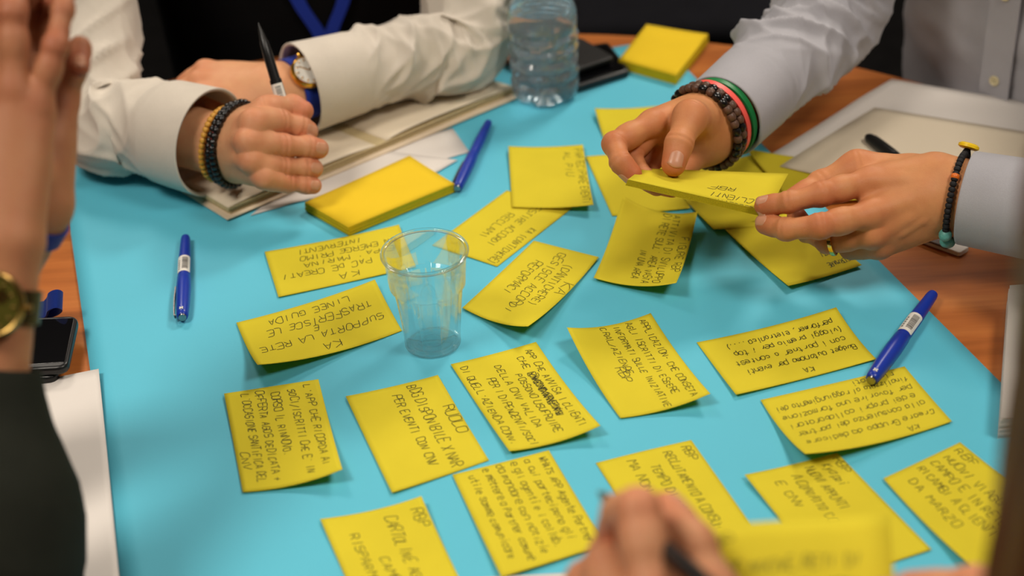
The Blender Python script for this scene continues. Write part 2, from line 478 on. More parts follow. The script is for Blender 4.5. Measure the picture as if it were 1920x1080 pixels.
    def nail(h, n, w=None, l=None):
        """a curved plate lying on the finger's back"""
        d, v = h.finger_dir(n); r = h.fr[n][3]*h.s
        w = (1.5 if n == 'thumb' else 1.4)*r if w is None else w
        l = (1.55 if n == 'thumb' else 1.5)*r if l is None else l
        b = np.cross(v, d); tip = np.asarray(h.j[n][3])
        nu, nw = 11, 11
        P0 = []
        for i in range(nu):
            u = i/(nu-1)
            for k in range(nw):
                x = k/(nw-1)*2-1
                hw = w/2*(1-.18*(1-u)**3)
                along = -l*.62 + l*u
                if u > .6: along -= l*.22*x*x*(u-.6)/.4
                if u < .4: along += l*.22*x*x*(1-u/.4)
                P0.append(tip + d*along + b*x*hw + v*r*1.0)
        P0 = np.array(P0, F4)
        q = P0+(v*.006).astype(F4)
        for _ in range(14): q = q - h.sdf(q)[:, None]*v.astype(F4)*.85
        q = q.reshape(nu, nw, 3).astype(float)
        top = q + v*.00022; top[0] -= v*.0006; top[:, 0] -= v*.0006; top[:, -1] -= v*.0006
        top[-1] += d*.0009+v*.0001
        bot = top - v*.0012
        V = np.concatenate([top.reshape(-1, 3), bot.reshape(-1, 3)]); N = nu*nw; F = []
        for i in range(nu-1):
            for k in range(nw-1):
                a = i*nw+k; F.append((a, a+1, a+nw+1, a+nw)); F.append((N+a+nw, N+a+nw+1, N+a+1, N+a))
        rim = [k for k in range(nw)]+[i*nw+nw-1 for i in range(1, nu)]+[(nu-1)*nw+k for k in range(nw-2, -1, -1)]+[i*nw for i in range(nu-2, 0, -1)]
        for x, y in zip(rim, rim[1:]+rim[:1]): F.append((y, x, N+x, N+y))
        return V, F
    def lengths(h, name):
        out = []
        for n in ('thumb', 'index', 'middle', 'ring', 'pinky'):
            p = [np.asarray(h.j['wrist'])]+[np.asarray(q) for q in h.j[n]]
            out.append(n+' '+' '.join('%d' % round(1000*np.linalg.norm(p[i+1]-p[i])) for i in range(4)))
        print('HAND', name, '|', '; '.join(out))
def hand_joints(ref, spec, elbow):
    j = {}
    for k, v in spec.items():
        if k == 'wrist': j[k] = D(v[0], v[1], ref+v[2]/1000)
        elif k.endswith('_nail'): j[k] = v
        else: j[k] = [D(a, b, ref+c/1000) for a, b, c in v]
    j['elbow'] = np.asarray(elbow)
    return j
def body_mesh(name, parts, material, parent):
    """one mesh from hand meshes and coarse body meshes"""
    Vs, Qs, fl, b = [], [], [], 0
    for V, Q, f in parts:
        Vs.append(V); Qs.append(Q+b); fl.append(f); b += len(V)
    o = mesh_obj(name, np.concatenate(Vs), np.concatenate(Qs), material, None, True)
    at = o.data.attributes.new('flush', 'FLOAT', 'POINT'); at.data.foreach_set('value', np.concatenate(fl).astype(np.float32))
    if parent is not None: attach(o, parent)
    return o
def blob(prims, res=.006, k=.03):
    def f(p):
        d = None
        for a, b, ra, rb in prims:
            c = capsule(p, a, b, ra, rb); d = c if d is None else smin(d, c, k)
        return d
    pts = np.array([q for a, b, ra, rb in prims for q in (np.asarray(a)-max(ra, rb), np.asarray(a)+max(ra, rb), np.asarray(b)-max(ra, rb), np.asarray(b)+max(ra, rb))])
    V, Q = surface_nets(f, pts.min(0)-.03, pts.max(0)+.03, res)
    return V, Q, np.zeros(len(V))
# ------------------------------------------------------------------ the room
FLOOR = -.74; CEIL = 1.96
carpet = cloth_mat('dark_carpet', srgb(13, 12, 12), .95, scale=400, noise=.3)
wall_paint = mat('warm_wall_paint', srgb(84, 76, 68), .8)
ceiling_paint = mat('grey_ceiling_tile', srgb(130, 126, 120), .9)
X0, X1, Y0, Y1 = -3.2, 3.4, -2.4, 5.2
def slab(name, lo, hi, m):
    lo = np.array(lo, float); hi = np.array(hi, float)
    b = MB(); b.box((lo+hi)/2, hi-lo); return struct(b.build(name, m, None, False))
slab('floor', (X0-.1, Y0-.1, FLOOR-.1), (X1+.1, Y1+.1, FLOOR), carpet)
slab('ceiling', (X0-.1, Y0-.1, CEIL), (X1+.1, Y1+.1, CEIL+.1), ceiling_paint)
slab('wall_back', (X0, Y1, FLOOR), (X1, Y1+.1, CEIL), wall_paint)
slab('wall_front', (X0, Y0-.1, FLOOR), (X1, Y0, CEIL), wall_paint)
slab('wall_left', (X0-.1, Y0-.1, FLOOR), (X0, Y1+.1, CEIL), wall_paint)
slab('wall_right', (X1, Y0-.1, FLOOR), (X1+.1, Y1+.1, CEIL), wall_paint)
lamp_glow = bpy.data.materials.new('lamp_diffuser'); lamp_glow.use_nodes = True
_b = lamp_glow.node_tree.nodes['Principled BSDF']
_b.inputs['Base Color'].default_value = (.9, .9, .88, 1)
_b.inputs['Emission Color'].default_value = (1, .90, .78, 1); _b.inputs['Emission Strength'].default_value = 4
for i, (x, y) in enumerate(PANELS):
    t = tag(empty('ceiling_light', (x, y, CEIL)), 'square flush ceiling light panel, ' + ('far left', 'far right', 'near left', 'near right')[i] + ' above the table', 'lamp')
    f = MB()
    for dx, dy, sx, sy in ((.31, 0, .02, .64), (-.31, 0, .02, .64), (0, .31, .6, .02), (0, -.31, .6, .02)):
        f.box((x+dx, y+dy, CEIL-.015), (sx, sy, .03))
    f.build('frame', grey_metal, t, False)
    d = MB(); d.box((x, y, CEIL-.011), (.6, .6, .02)); d.build('diffuser', lamp_glow, t, False)
    l = bpy.data.lights.new('panel_light', 'AREA'); l.shape = 'SQUARE'; l.size = .58; l.energy = PANEL_POWER*PANEL_W[i]; l.color = (1, .90, .78)
    lo = bpy.data.objects.new('panel_light', l); COL.objects.link(lo); lo.location = (x, y, CEIL-.025); attach(lo, t)

# ------------------------------------------------------------------ table and poster
table_wood = wood_mat('orange_beech_veneer', srgb(152, 84, 36), srgb(180, 104, 48), srgb(198, 124, 62), (1.2, 16, 16))
TC = (-.05, .98); TR = .755
tb = tag(empty('table', (TC[0], TC[1], FLOOR)), 'round wooden meeting table under the blue poster sheet', 'table')
b = MB(); b.lathe([(0, -.003), (TR-.004, -.003), (TR, -.006), (TR, -.025), (TR-.004, -.028), (0, -.028)], 128, (TC[0], TC[1], 0))
b.build('tabletop', table_wood, tb)
b = MB(); b.lathe([(.05, FLOOR+.04), (.05, -.03)], 32, (TC[0], TC[1], 0)); b.lathe([(.16, -.05), (.16, -.028)], 32, (TC[0], TC[1], 0)); b.build('column', grey_metal, tb)
for k in range(4):
    a = k*math.pi/2+.4; d = np.array((math.cos(a), math.sin(a), 0)); q = np.array((-math.sin(a), math.cos(a), 0))
    b = MB(); b.box(np.array((TC[0], TC[1], FLOOR+.03))+d*.24, (.46, .06, .05), (d, q, (0, 0, 1))); b.build('foot', grey_metal, tb, True, .008)
TOP = -.003
def quad_sheet(name, px, z, thick, material, nu=24, nv=24, lift=None, parent=None, world=False):
    """thin sheet from four corners (reading order); lift(u, v) adds height"""
    c = [np.asarray(p, float) if world else P(p[0], p[1], z) for p in px]
    V = []
    for s in (1, -1):
        for i in range(nv+1):
            for k in range(nu+1):
                u, v = k/nu, i/nv
                q = (1-u)*(1-v)*c[0]+u*(1-v)*c[1]+u*v*c[2]+(1-u)*v*c[3]
                q = q + UPZ*((lift(u, v) if lift else 0)+(thick/2*s)); V.append(q)
    N = (nu+1)*(nv+1); F = []
    for i in range(nv):
        for k in range(nu):
            a = i*(nu+1)+k
            F.append((a, a+nu+1, a+nu+2, a+1)); F.append((N+a, N+a+1, N+a+nu+2, N+a+nu+1))
    rim = [k for k in range(nu)]+[i*(nu+1)+nu for i in range(nv)]+[nv*(nu+1)+k for k in range(nu, 0, -1)]+[i*(nu+1) for i in range(nv, 0, -1)]
    for x, y in zip(rim, rim[1:]+rim[:1]): F.append((x, y, N+y, N+x))
    V = np.array(V); o0 = (c[0]+c[1]+c[2]+c[3])/4
    o = mesh_obj(name, V-o0, F, material, None, True); o.location = o0
    if parent is not None: attach(o, parent)
    return o
UPZ = np.array((0, 0, 1.0))
_w = lambda x, y: (x, y, TOP+.0012)
# 70 x 100 cm sheet
_tl = np.array((-.476, 1.522)); _d = nrm((.97, .235)); _q = nrm((.262, -.965))
_pc = [(*p, -.0010) for p in (_tl, _tl+_d*.68, _tl+_d*.70+_q*.99, _tl+_q*1.0)]
tag(quad_sheet('poster_sheet', _pc, 0, .0012, blue_paper, 40, 40, None, None, True), 'large cyan blue poster sheet spread over the round wooden table', 'poster')
# ------------------------------------------------------------------ pen writing: single stroke letters on a 4 x 8 grid (base line 2)
GL = {'A':'022842|1434','B':'0208384746350 5|3544433202','C':'473818070312 3243','D':'020828464422 02','E':'48080242|0535','F':'480802|0535',
'G':'473818070312 32434525','H':'0802|4842|0545','I':'2822','J':'3833221203','K':'0802|480542','L':'080242','M':'0208254842','N':'02084248',
'O':'18070312324347 3818','P':'02083847463505','Q':'180703123243473818|2441','R':'02083847463505|2542','S':'4738180706153544433212 03','T':'0848|2822','U':'080312324348',
'V':'082248','W':'0812263248','X':'0842|4802','Y':'082548|2522','Z':'08480242',
'a':'461605031232 43|4642','b':'08023243453606','c':'4536160503123243','d':'48421203051646','e':'0444453616050312 42','f':'47382722|0646','g':'46160503124 2|46413010',
'h':'0802|05163645 42','i':'2622|2827','j':'2621 10|2827','k':'0802|460442','l':'2822','m':'0602|05162522|25364542','n':'0602|05163645 42','o':'160503123243453616','p':'0600|063645433202',
'q':'461605031242|4640','r':'0602|041636','s':'453616053443321203','t':'28233242|0646','u':'06031232 43|4642','v':'062246','w':'0612253246','x':'0642|4602','y':'062346|4610','z':'06460242',
'/':'0148','(':'38262431',')':'18262411','.':'2223','\'':'2827','-':'1535','+':'0545|2723',',':'2211','!':'2824|2322','*':'0842|4802|0545|2822|1838','1':'172822','0':'180312324318','x_':'0'}
def glyph(ch):
    s = GL.get(ch, '').replace(' ', '')
    return [[(int(t[i])/4, (int(t[i+1])-2)/6) for i in range(0, len(t), 2)] for t in s.split('|') if t]
rng = random.Random(7)
def writing(S, wmm, hmm, lines, ink, name, parent, width=.6, slant=.12, off=.00022):
    """S(u, v) -> point on the paper and its normal; lines: (text, u, v of the base line, u end or None, cap height mm)"""
    m = MB()
    for ln in lines:
        t, u0, v0, u1, h = ln
        adv = h*.82
        tot = adv*len(t)
        sx = 1 if u1 is None else (u1-u0)*wmm/tot
        x = u0*wmm; y = v0*hmm
        for ch in t:
            dx, dy = rng.uniform(-.06, .06)*h, rng.uniform(-.06, .06)*h; k = rng.uniform(.82, 1.12); tl = rng.uniform(-.12, .12); tr = rng.uniform(-.14, .14); w = h*.62*sx*k
            for st in glyph(ch):
                pts = [(x+dx+a*w+b*h*slant+(b-.5)*h*tl, y+dy-b*h*k-(a-.5)*w*tr) for a, b in st]
                pts = [(a+rng.uniform(-.05, .05)*h, b+rng.uniform(-.05, .05)*h) for a, b in pts]
                fine = []
                if len(pts) > 2:
                    c = catmull(np.array(pts), (len(pts)-1)*3+1)
                    sharp = np.array([np.array(pts[min(int(i/3), len(pts)-2)])*(1-(i/3-int(i/3)) if i/3 < len(pts)-1 else 0)+np.array(pts[min(int(i/3)+1, len(pts)-1)])*((i/3-int(i/3)) if i/3 < len(pts)-1 else 1) for i in range(len(c))])
                    fine = c*.75+sharp*.25
                else: fine = np.array([np.array(pts[0])*(1-t_)+np.array(pts[-1])*t_ for t_ in np.linspace(0, 1, max(2, int(math.dist(pts[0], pts[-1])/1.2)+2))])
                hw = width/2; prev = None
                tg = np.gradient(fine, axis=0); v = []
                for i, q in enumerate(fine):
                    n = np.array((-tg[i][1], tg[i][0])); n = n/(np.linalg.norm(n)+1e-9)*hw
                    for sgn in (1, -1):
                        a = np.clip((q[0]+sgn*n[0])/wmm, .01, .99); b = np.clip((q[1]+sgn*n[1])/hmm, .01, .99)
                        p, nn = S(a, b); v.append(p+nn*off)
                m.add(v, [(2*i, 2*i+1, 2*i+3, 2*i+2) for i in range(len(fine)-1)])
            x += adv*sx*(1 if ch != ' ' else .75)
    if m.v:
        return m.build(name, ink, parent, True, angle=False)
LAYER = {}
def note(px, lines=(), ink=None, layer=0, lift=(0, 0, 0, 0), edge=None, pw=2.2, label='', h=6.2, width=.66, bow=.0006, group=None, material=None, category='sticky note'):
    """a 127 x 76 mm note; px: its corners in reading order (top left, top right, bottom right, bottom left)"""
    z0 = .0002+layer*.00075
    c = [P(p[0], p[1], z0+l) for p, l in zip(px, lift)]
    for q in c: q[2] = z0
    edge = edge or {}
    ph = rng.uniform(0, 6)
    def zz(u, v):
        w = [((1-u)*(1-v))**pw, (u*(1-v))**pw, (u*v)**pw, ((1-u)*v)**pw]
        z = sum(a*b for a, b in zip(w, lift))
        z += edge.get('top', 0)*(1-v)**3+edge.get('bottom', 0)*v**3+edge.get('left', 0)*(1-u)**3+edge.get('right', 0)*u**3
        return z+bow*(math.sin(math.pi*u*1.2+ph)**2*math.sin(math.pi*v))
    def B(u, v):
        q = (1-u)*(1-v)*c[0]+u*(1-v)*c[1]+u*v*c[2]+(1-u)*v*c[3]
        return q+UPZ*zz(u, v)
    def S(u, v):
        e = .01; p = B(u, v)
        n = nrm(np.cross(B(u+e, v)-p, B(u, v+e)-p))
        return p, (n if n[2] > 0 else -n)
    o = quad_sheet('sticky_note', c, 0, .00016, material or yellow_note, 26, 18, zz, None, True)
    tag(o, label, category, group)
    if lines:
        W = 1000*np.linalg.norm(c[1]-c[0]); H = 1000*np.linalg.norm(c[3]-c[0])
        writing(S, W, H, [(l[0], l[1], l[2], l[3] if len(l) > 3 else None, l[4] if len(l) > 4 else h) for l in lines], ink or ink_black, 'handwriting', o, width)
    return o
# notes in the front and middle
note([(597, 711), (642, 880), (455, 923), (420, 738)], [("L'APP CHE RICORDA AI", .04, .17, .93), ("SOCI/ISCRITTI CHE E' IN", .06, .34, .96), ("CORSO IL RINNOVO.", .06, .52, .74), ("OFFERTA AGOS DEDICATA +", .03, .68, .97), ("L'OCCASIONE SANTIFICA DEL", .04, .83, .95), ("CNV", .62, .95, .8)],
     lift=(0, 0.015, 0.001, 0.002), h=6.5, label="yellow note with block capitals starting L'APP CHE, leftmost of the written notes")
note([(821, 703), (917, 863), (735, 924), (648, 743)], [("RUOLO", .34, .13, .66, 8.4), ("BDG DISPONIBILE X NAR", .03, .36, .99, 8.4), ("PER EVENTI CON CNV", .10, .55, .92, 7.2)],
     lift=(0.003, 0, 0.002, 0.002), label="yellow note reading RUOLO and BDG DISPONIBILE beside the note starting L'APP CHE")
note([(1005, 641), (1126, 798), (955, 846), (845, 683)], [("APP CHE AVVISA I CLIENTI", .05, .17, .97), ("CHE", .1, .30, .24), ("EMENDARE RS", .28, .30, .78), ("XWXMXWXMXW", .28, .30, .77), ("ZNZXNZNZXN", .29, .29, .76), ("POSSONO USUFRUIRE", .27, .43, .92), ("DELLA CNV VALIDA", .13, .58, .85), ("PER I DIPENDENTI/SOCI", .24, .74, 1.0), ("DI QUELL'AZIENDA CONV.", .06, .93, .97)],
     lift=(0.002, 0.012, 0.004, 0.001), h=6.0, label="yellow note reading APP CHE AVVISA with a scratched out word")
note([(1220, 587), (1332, 738), (1163, 784), (1063, 614)], [("APPLICAZION- CHE CONSETA", .03, .17, .98), ("AGLI ISCRITTI DI ESSERE", .02, .33, .90), ("INFORMATI SULLE INIZIATIVE", .03, .48, 1.0), ("CRAL/AZIENDE", .02, .63, .55), ("RBP", .45, .72, .63, 8.4)],
     lift=(0.001, 0.0135, 0.001, 0.0195), h=6.2, label="yellow note reading APPLICAZION CHE CONSETA with two lifted corners, right of the cup")
note([(1643, 673), (1380, 740), (1306, 642), (1568, 576)], [("KA", .41, .17, .49), ("Budget autonomo per eventi", .05, .36, .86, 6.0), ("con i partner o contest", .08, .53, .9, 6.0), ("(viaggi premio per i top", .05, .70, .86, 6.0), ("performer, eletronica ....)", .08, .85, .86, 6.0)],
     lift=(0.002, 0.003, 0, 0.009), width=0.7, label="yellow note starting Budget autonomo, beside the blue pen on the right")
note([(1785, 790), (1510, 851), (1426, 750), (1696, 687)], [("KA", .2, .12, .28, 5.3), ("Creare Gruppo da dedicare", .05, .26, .95, 5.5), ("alla consulenza dei partner", .06, .42, .96, 5.5), ("e dei propri collaboratori", .08, .56, .97, 5.5), ("per favorire una formazione", .06, .70, .97, 5.5), ("finalizzata al raggiungimento dei", .04, .84, .97, 5.5), ("risultati", .1, .96, .4, 5.3)],
     ink=ink_soft, lift=(0.001, 0.018, 0, 0.001), layer=1, label="yellow note of small lower case handwriting that the blue barcode pen rests on")
note([(754, 620), (483, 684), (443, 605), (703, 524)], [("KA", .40, .22, .54, 9.8), ("SUPPORTA LA RETE", .06, .44, .97, 8.4), ("E", .5, .58, .55, 7.0), ("TRASFERISCE LE", .1, .72, .86, 8.4), ("LINEE GUIDA", .22, .90, .82, 7.0)],
     lift=(0, 0.021, 0.001, 0.009), label="yellow note reading SUPPORTA LA RETE, left of the clear cup, near corner curling up")
note([(780, 500), (522, 557), (496, 472), (748, 421)], [("KA", .40, .22, .56, 9.8), ("PAC DE CREATI", .28, .42, .97, 7.7), ("E PA' MARINA", .1, .58, .8, 7.0), ("ON EMERGE PRIMO", .06, .74, .8, 7.0), ("INTERVENTI", .3, .90, .78, 7.0)],
     lift=(0.001, 0.001, 0.001, 0.004), label="yellow note between the thick front pad and the note reading SUPPORTA LA RETE")
note([(1123, 482), (990, 612), (867, 577), (1001, 451)], [("KA", .36, .16, .52, 9.8), ("(CANTICHERE)", .16, .34, .72, 8.4), ("GESISCE ACCORDI", .06, .54, .88, 8.4), ("REFORMACI", .22, .76, .68, 8.4)],
     lift=(0.001, 0.018, 0.001, 0.001), layer=1, label="yellow note reading GESISCE ACCORDI just right of the clear cup, lower corner curling")
note([(1073, 390), (932, 500), (810, 460), (950, 357)], [("KA (CANTICHERE)", .42, .18, 1.0, 8.4), ("GESTIRE ACCORDI", .08, .44, .8, 8.4), ("RECLAMI", .3, .64, .72, 8.4)],
     ink=ink_soft, label="yellow note partly under the square standing note, behind the clear cup")
note([(1093, 271), (1113, 384), (960, 388), (953, 274)], [("PARTECIPARE EVENTI", .06, .12, .98, 7.2), ("AL PIU", .1, .27, .5, 7.2)], ink=ink_soft, layer=1.4, lift=(0.004, 0.009, 0.001, 0.004),
     label="yellow note with writing only along its right edge, right of the back blue pen")
note([(1098, 293), (1148, 405), (1295, 390), (1238, 284)], [], layer=0, lift=(0.001, 0, 0.002, 0), label="blank yellow note lying under the hand that wears the bead bracelets")
note([(1255, 196), (1290, 275), (1142, 290), (1115, 203)], [], lift=(0, 0, 0, 0.0075), label="blank yellow note peeking out behind the knuckles of the braceleted hand")
note([(1308, 400), (1268, 534), (1113, 521), (1168, 366)], [("FIGURE RBP", .3, .13, .8, 7.2), ("ATTIVITA DI SVILUPPO", .03, .30, .98, 6.7), ("DI RETE SULL' AREA VASTA", .02, .44, 1.0, 6.7), ("IN UNA AREA", .5, .58, .92, 6.0)],
     layer=1.5, lift=(0.009, 0.018, 0.002, 0.021), edge={'top': .002}, label="yellow note with arched upper edge, below the hand with the bead bracelets")
# the loose heap under the two hands on the right
note([(1490, 360), (1380, 392), (1302, 318), (1410, 290)], [], layer=0, label="yellow note mostly covered, lowest of the heap between the two hands on the right")
note([(1432, 330), (1508, 418), (1338, 430), (1252, 338)], [], layer=1, lift=(0, 0, 0.004, 0), label="blank yellow note in the heap, directly below the held note")
note([(1545, 300), (1640, 372), (1490, 385), (1398, 278)], [], layer=2.2, lift=(0.002, 0, 0, 0.004), label="blank yellow note topmost of the heap, behind the hand with the ring")
note([(1616, 497), (1478, 536), (1358, 429), (1490, 392)], [("FORMARE", .05, .16, .35, 7.2), ("AGENTI", .04, .32, .3, 7.2), ("RBP", .1, .48, .26, 7.2)], layer=1.8, lift=(0.001, 0.004, 0.002, 0),
     label="yellow note pointing toward the camera below the hand with the ring")
# front row, out of focus
note([(1029, 844), (1135, 1020), (940, 1082), (848, 890)], [("WHATS APP Agente Partner", .05, .14, .98, 6.0), ("a cui partecipano gli", .04, .28, .9, 6.0), ("e gli agenti e i collab.", .03, .42, .95, 6.0), ("da mandare con notizie", .02, .56, .95, 6.0), ("e mettere a Partner comune", .03, .70, .98, 6.0), ("utile somme comunicare", .06, .86, .9, 6.0)],
     ink=ink_soft, layer=1.2, lift=(0.001, 0.001, 0.003, 0), label="yellow note full of joined lower case writing overlapping the note reading RUOLO")
note([(1296, 825), (1420, 1000), (1240, 1060), (1117, 868)], [("RBP", .05, .14, .2, 7.2), ("RECLUTAMENTO A CONSUMO", .06, .34, .92, 7.2), ("TEMPO DI CONTRATTI", .16, .54, .9, 7.2), ("MA NON", .06, .72, .4, 7.2)], ink=ink_soft,
     label="yellow note behind the writing hand at the front edge")
note([(1570, 849), (1747, 1030), (1562, 1092), (1396, 890)], [("RBP", .04, .1, .2, 7.2), ("Kya poi", .08, .24, .3, 7.2), ("NUOVI APPUNTI", .06, .42, .5, 7.2), ("A CONTATTO CON RETE", .1, .60, .8, 7.2), ("E CNV", .12, .78, .4, 7.2)], ink=ink_soft, lift=(0, 0.001, 0, 0.004),
     label="yellow note right of the writing hand, touching the small lower case note")
note([(1800, 829), (1990, 980), (1850, 1085), (1656, 897)], [("RBF", .05, .14, .25, 7.2), ("NUOVI VIAGGI NEL", .06, .30, .9, 7.2), ("CAMPO E IN RETE", .05, .46, .8, 7.2), ("RICAMBI A CLIENTI", .04, .62, .8, 7.2), ("DA MARZO", .1, .80, .6, 7.2)], ink=ink_soft, lift=(0.001, 0, 0.012, 0.002),
     label="yellow note in the lower right corner of the table sheet")
note([(790, 930), (872, 1105), (682, 1160), (600, 973)], [("RBP", .1, .14, .3, 8.4), ("CARTOLINE AGOS", .1, .42, .9, 8.4), ("CAMBIO", .5, .62, .9, 7.2), ("RISPARMIO", .2, .80, .8, 7.2)], ink=ink_soft, lift=(0.009, 0, 0, 0.002),
     label="yellow note at the front edge, in front of the note reading RUOLO")

# ------------------------------------------------------------------ pads of notes
def pad(name, px, z, label, n_layers=9):
    c = [P(p[0], p[1], z) for p in px]; o0 = sum(c)/4; t = tag(empty(name, (o0[0], o0[1], 0)), label, 'note pad')
    m = MB(); d = [nrm(q-o0) for q in c]
    for k in range(n_layers):                                   # bundles of sheets, a hair out of line
        zl, zh = z*k/n_layers, z*(k+1)/n_layers-.00012
        j = [np.array((rng.uniform(-.0005, .0005), rng.uniform(-.0005, .0005), 0)) for _ in range(2)]
        v = [np.array((q[0], q[1], zl))+j[0] for q in c]+[np.array((q[0], q[1], zh))+j[0] for q in c]
        m.add(v, [(0, 1, 2, 3), (4, 7, 6, 5), (0, 4, 5, 1), (1, 5, 6, 2), (2, 6, 7, 3), (3, 7, 4, 0)], 0)
    m.build('sheets', yellow_pad_edge, t, False)
    quad_sheet('top_sheet', c, z, .0002, yellow_pad, 12, 8, lambda u, v: .0003+.0012*(u*(1-v))**3, t, True)
    return t
pad('note_pad', [(571, 380), (768, 294), (852, 345), (653, 427)], .0095, 'thick yellow pad of sticky notes beside the hand with the black pen')
pad('note_pad', [(1212, 46), (1328, 66), (1268, 142), (1160, 112)], .011, 'yellow pad of sticky notes at the back next to the dark phone and wallet')

# ------------------------------------------------------------------ pens
def pen(a, b, body, label, sticker=True, clip=True, r=.0058, tip_at_a=False, up=UPZ, mark=False, roll=0):
    """a = end of the cap side (thick end), b = tail"""
    a = np.asarray(a, float); b = np.asarray(b, float); L = np.linalg.norm(b-a); x = nrm(b-a)
    t = tag(empty('pen', a), label, 'pen')
    yv = nrm(np.cross(up, x)); zv = np.cross(x, yv)
    if roll: yv, zv = yv*math.cos(roll)+zv*math.sin(roll), zv*math.cos(roll)-yv*math.sin(roll)
    m = MB(); m.lathe([(r*.62, 0), (r*.78, .001), (r*.86, L*.03), (r*1.0, L*.14), (r*1.08, L*.34), (r*1.02, L*.47), (r*.985, L*.475)], 28, a, x); m.build('cap', body, t)
    m = MB(); m.lathe([(r*.93, L*.472), (r*.92, L*.72), (r*.82, L*.86), (r*.74, L*.975), (r*.66, L)], 28, a, x); m.build('barrel', body, t)
    m = MB(); m.lathe([(r*.2, -.0022), (r*.55, -.0018), (r*.58, .0004)], 20, a, x); m.build('end_plug', grey_metal if body is not black_plastic else black_plastic, t)
    if clip:
        m = MB(); cp = catmull([a+x*L*.02+yv*r*.9, a+x*L*.03+yv*(r*1.16), a+x*L*.2+yv*(r*1.24), a+x*L*.36+yv*(r*1.14)], 12)
        for q0, q1 in zip(cp[:-1], cp[1:]): m.box((q0+q1)/2, (np.linalg.norm(q1-q0)*1.2, .0011, .0032), (nrm(q1-q0), nrm(np.cross(zv, q1-q0)), zv))
        m.build('clip', grey_metal if body is not black_plastic else black_plastic, t)
    if sticker:
        m = MB(); n = 14; v = []; f = []
        l0, l1 = L*.50, L*.70
        for i in range(n+1):
            th = -1.25+2.5*i/n; rr = r*.965
            for l in (l0, l1): 
                ll = l+(.0012 if l == l0 else -.0012)*(1 if i in (0, n) else 0)
                v.append(a+x*ll+rr*(math.cos(th)*zv+math.sin(th)*yv))
        f = [(2*i, 2*i+1, 2*i+3, 2*i+2) for i in range(n)]
        m.add(v, f); s = m.build('sticker', label_white, t)
        m = MB(); k = 0; rr = r*.985; yy = -.5
        rg = random.Random(3)
        p = l0+L*.03
        while p < l1-L*.025:                                           # bar code
            w = rg.choice((.0004, .0004, .0008)); q = []
            for th in (-.75, -.45, -.15, .15): q += [a+x*p+rr*(math.cos(th)*zv+math.sin(th)*yv), a+x*(p+w)+rr*(math.cos(th)*zv+math.sin(th)*yv)]
            m.add(q, [(0, 1, 3, 2), (2, 3, 5, 4), (4, 5, 7, 6)]); p += w+rg.choice((.0004, .0007))
        for i in range(5):
            p = l0+L*.03+i*L*.026; q = []
            for th in (.5, .75): q += [a+x*p+rr*(math.cos(th)*zv+math.sin(th)*yv), a+x*(p+.0016)+rr*(math.cos(th)*zv+math.sin(th)*yv)]
            m.add(q, [(0, 1, 3, 2)])
        m.build('barcode', black_plastic, s, angle=False)
    if mark:                                                     # small white cross on the cap end
        m = MB(); c = a+x*L*.045+zv*r*.86
        for s_ in (1, -1): m.box(c, (.0042, .0011, .0012), (nrm(x+yv*s_), nrm(yv-x*s_), zv))
        m.build('cross_mark', label_white, t)
    return t
pen(P(342, 594, .0064), P(348, 446, .0055), blue_plastic, 'blue capped pen lying alone at the left of the poster sheet', r=.0062, mark=True, up=nrm(UPZ-RGT*.05))
pen(P(1634, 712, .0080), P(1749, 552, .0060), blue_plastic, 'blue pen with barcode sticker lying over the right edge of the sheet', clip=False, r=.0066, mark=True, up=nrm(UPZ+RGT*.1))
pen(P(858, 352, .006), P(916, 230, .006), blue_plastic, 'dark blue pen behind the thick front note pad', sticker=False, r=.0056)
pen(P(1628, 258, .0105), P(1738, 340, .0105), black_plastic, 'black pen lying on the cream paper behind the hand with the ring', sticker=False, r=.0062)

# ------------------------------------------------------------------ clear plastic cup
def clear_mat(name, tint=(.97, .98, .98, 1), ior=1.5, rough=.04, haze=.03, hcol=(.9, .92, .92, 1)):
    m = bpy.data.materials.new(name); m.use_nodes = True; nt = m.node_tree; N = nt.nodes; L = nt.links
    N.remove(N['Principled BSDF'])
    t = N.new('ShaderNodeBsdfTransparent'); t.inputs[0].default_value = tint
    g = N.new('ShaderNodeBsdfGlossy'); g.inputs['Roughness'].default_value = rough
    d = N.new('ShaderNodeBsdfDiffuse'); d.inputs[0].default_value = hcol
    lw = N.new('ShaderNodeLayerWeight'); lw.inputs[0].default_value = .5
    pw_ = N.new('ShaderNodeMath'); pw_.operation = 'POWER'; pw_.inputs[1].default_value = 4.0; L.new(lw.outputs['Facing'], pw_.inputs[0])
    fr = N.new('ShaderNodeMath'); fr.operation = 'MULTIPLY_ADD'; fr.inputs[1].default_value = .75; fr.inputs[2].default_value = .035; L.new(pw_.outputs[0], fr.inputs[0])
    m1 = N.new('ShaderNodeMixShader'); m1.inputs[0].default_value = haze
    m2 = N.new('ShaderNodeMixShader')
    L.new(t.outputs[0], m1.inputs[1]); L.new(d.outputs[0], m1.inputs[2])
    L.new(fr.outputs[0], m2.inputs[0]); L.new(m1.outputs[0], m2.inputs[1]); L.new(g.outputs[0], m2.inputs[2])
    L.new(m2.outputs[0], N['Material Output'].inputs[0]); return m
cup_plastic = clear_mat('clear_cup_plastic', (.965, .975, .975, 1), 1.5, .04, .05)
cup_solid = mat('clear_cup_solid', (.97, .985, .985), .03, trans=1, ior=1.46)
_nt = cup_solid.node_tree; _tr = _nt.nodes.new('ShaderNodeBsdfTransparent'); _tr.inputs[0].default_value = (.975, .985, .985, 1); _mx = _nt.nodes.new('ShaderNodeMixShader'); _mx.inputs[0].default_value = .55
_nt.links.new(_nt.nodes['Principled BSDF'].outputs[0], _mx.inputs[1]); _nt.links.new(_tr.outputs[0], _mx.inputs[2]); _nt.links.new(_mx.outputs[0], _nt.nodes['Material Output'].inputs[0])
